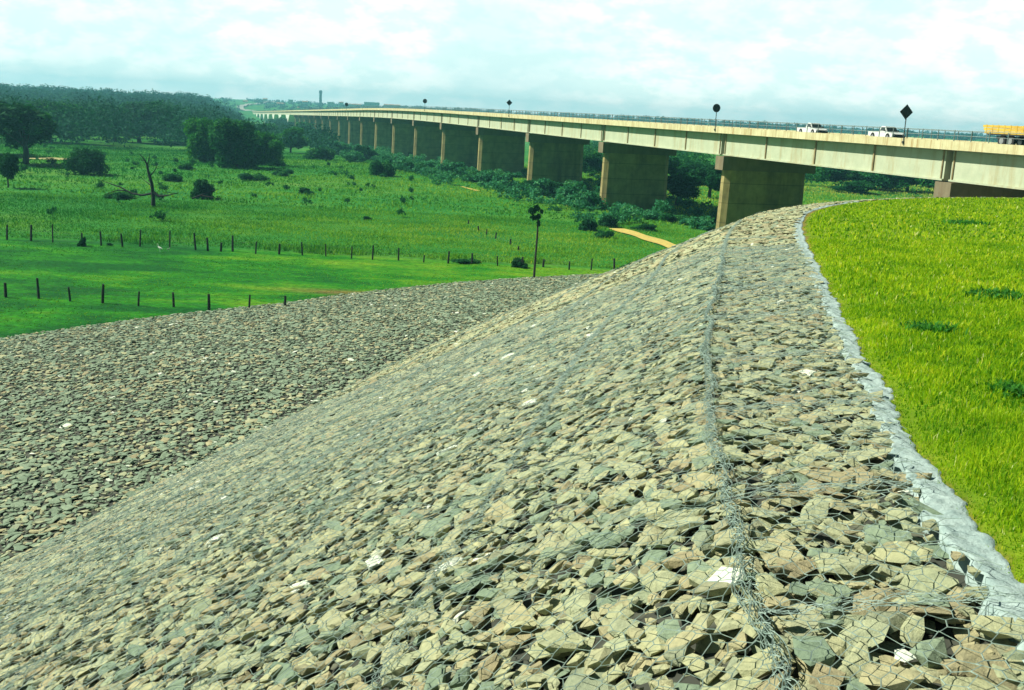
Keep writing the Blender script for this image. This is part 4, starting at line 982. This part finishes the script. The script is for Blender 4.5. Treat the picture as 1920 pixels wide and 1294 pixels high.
wood('slope_scrub', .04, .5, 260, 800, 620, 6, 'scrub covering the green slope behind the bridge', 5, mat='mid', per=90, leaf=.7)

# ------------------------------------------------------------------ town on the far bank
M_wall = simple('town_wall', (.70, .68, .58), (.55, .52, .44), .3, .9); M_roof = simple('tile_roof', (.50, .24, .12), (.38, .18, .09), .5, .9); M_win = simple('window_dark', (.05, .06, .06), (.03, .04, .04), 1, .4)
M_tower = simple('tower_concrete', (.16, .17, .15), (.10, .11, .10), .3, .9)
def house(px, py, D, wpx, hpx, label, name='town_house', roof=True, rz=None, deep=10):
    d = ray(px, py); P_ = d * (D / d[1]); w_ = wpx / F * D; h_ = hpx / F * D
    zt = gz(P_[0], P_[1]); z0 = min(P_[2], zt) if P_[2] < zt + 8 else P_[2] - 4
    root = empty(name, (P_[0], P_[1], P_[2]), (math.atan2(-P_[0], P_[1]) if rz is None else rz)); tag(root, label, 'house' if name == 'town_house' else 'building', 'buildings of the far town')
    MB().box(-w_ / 2, w_ / 2, 0, deep, z0 - P_[2] - 6, h_ * (.68 if roof else 1)).build('wall', M_wall, root)
    if roof:
        e = h_ * .683; MB().prism([(-w_ / 2 - .5, -.6, e), (-w_ / 2 - .5, deep + .6, e), (-w_ / 2 - .5, deep / 2, h_ * 1.05)], (w_ + 1, 0, 0)).build('roof', M_roof, root)
    k = max(2, int(w_ / 5))
    for i in range(min(k, 6)):
        c = -w_ / 2 + w_ * (i + .5) / min(k, 6); MB().box(c - .7, c + .7, -.08, -.004, h_ * .25, h_ * .5).build('window', M_win, root)
    return root
hs = [(508, 203, 1950, 22, 7, 0, 'long white building beside the far end of the bridge'), (563, 205, 2000, 10, 4, 1, 'small roofed house behind the far bridge spans'), (585, 204, 2000, 40, 3.2, 0, 'long low pale shed along the far bridge'), (527, 197, 2300, 16, 4, 1, 'orange roofed house in the middle of the town slope'), (697, 198, 2350, 28, 6, 0, 'large pale block on the skyline right of the tower'), (735, 199, 2400, 30, 3, 1, 'long low roofed building right of the large pale block'),
      (665, 198, 2350, 22, 3, 1, 'low roofed building just left of the large pale block'), (460, 192, 2400, 8, 3, 1, 'small house at the top of the far road'), (480, 190, 2500, 9, 3, 0, 'small white house right of the far road'), (497, 187, 2600, 8, 2.6, 1, 'smallest roofed house high on the town slope'), (545, 190, 2500, 9, 3, 0, 'white house left of the tower on the slope'), (572, 193, 2400, 10, 3.4, 1, 'roofed house just left of the tower foot'), (620, 195, 2400, 12, 3.4, 0, 'pale house just right of the tower foot'), (640, 194, 2500, 8, 3, 1, 'little roofed house between tower and large block'), (475, 199, 2200, 9, 3, 0, 'pale house above the bridge end'),
      (205, 189, 1150, 9, 3, 0, 'pale house half hidden in the forest on the left hill'), (310, 196, 1100, 9, 3.5, 0, 'white house in a clearing of the left forest'), (345, 193, 1150, 7, 3, 1, 'small roofed house right of the forest clearing'), (408, 205, 1050, 7, 4.5, 0, 'narrow white house at the right end of the forest'), (1272, 284, 620, 6, 4, 0, 'tiny white house seen under the girder'), (1292, 287, 640, 4, 3, 0, 'tiny white shed right of the house under the girder')]
for px, py, D, w_, h_, rf, lb in hs: house(px, py, D, w_, h_, lb, 'town_house' if w_ < 20 else 'town_building', bool(rf), deep=10 if D > 1500 else 6)
d = ray(601, 192.5); Pt = d * (2350 / d[1])
tw = empty('water_tower', Pt); tag(tw, 'tall slim dark tower rising above the far town', 'tower')
MB().box(-2.4, 2.4, -2.4, 2.4, -12, 19.2).build('shaft', M_tower, tw); MB().box(-3.0, 3.0, -3.0, 3.0, 19.203, 24.5).build('tank', M_tower, tw); MB().box(-2, 2, -2, 2, 24.503, 25.6).build('cap', M_tower, tw)
strip('road', [(BP0[0] + BD[0] * 1640 + 6, BP0[1] + BD[1] * 1640), (-470, 1780), (-520, 2050), (-590, 2500), (-700, 3100)], 10, simple('far_road', (.34, .36, .30), (.28, .28, .24), .05, .9), 'pale road climbing from the far end of the bridge', 2.0)
strip('ground_patch', [ground_at(70, 300)[:2], ground_at(95, 299)[:2], ground_at(122, 298)[:2]], 7, simple('bare_patch', (.42, .36, .16), (.3, .3, .1), .5, .95), 'bare yellowish clearing between tree and round bush', .15)

# ------------------------------------------------------------------ haze
if True:
    m = bpy.data.materials.new('haze'); m.use_nodes = True; nt = m.node_tree
    for n in list(nt.nodes): nt.nodes.remove(n)
    o_ = nt.nodes.new('ShaderNodeOutputMaterial'); v_ = nt.nodes.new('ShaderNodeVolumePrincipled')
    v_.inputs['Color'].default_value = (.28, .80, 1.0, 1); v_.inputs['Density'].default_value = .00027; v_.inputs['Anisotropy'].default_value = .2
    nt.links.new(v_.outputs[0], o_.inputs['Volume'])
    mb = MB(); mb.box(-3600, 3600, -3600, 3700, -45, 40); h_ = mb.build('haze', m); tag(h_, 'thin bluish haze over the valley', 'haze', kind='stuff')
for o in bpy.data.objects:
    if 'used' in o: del o['used']
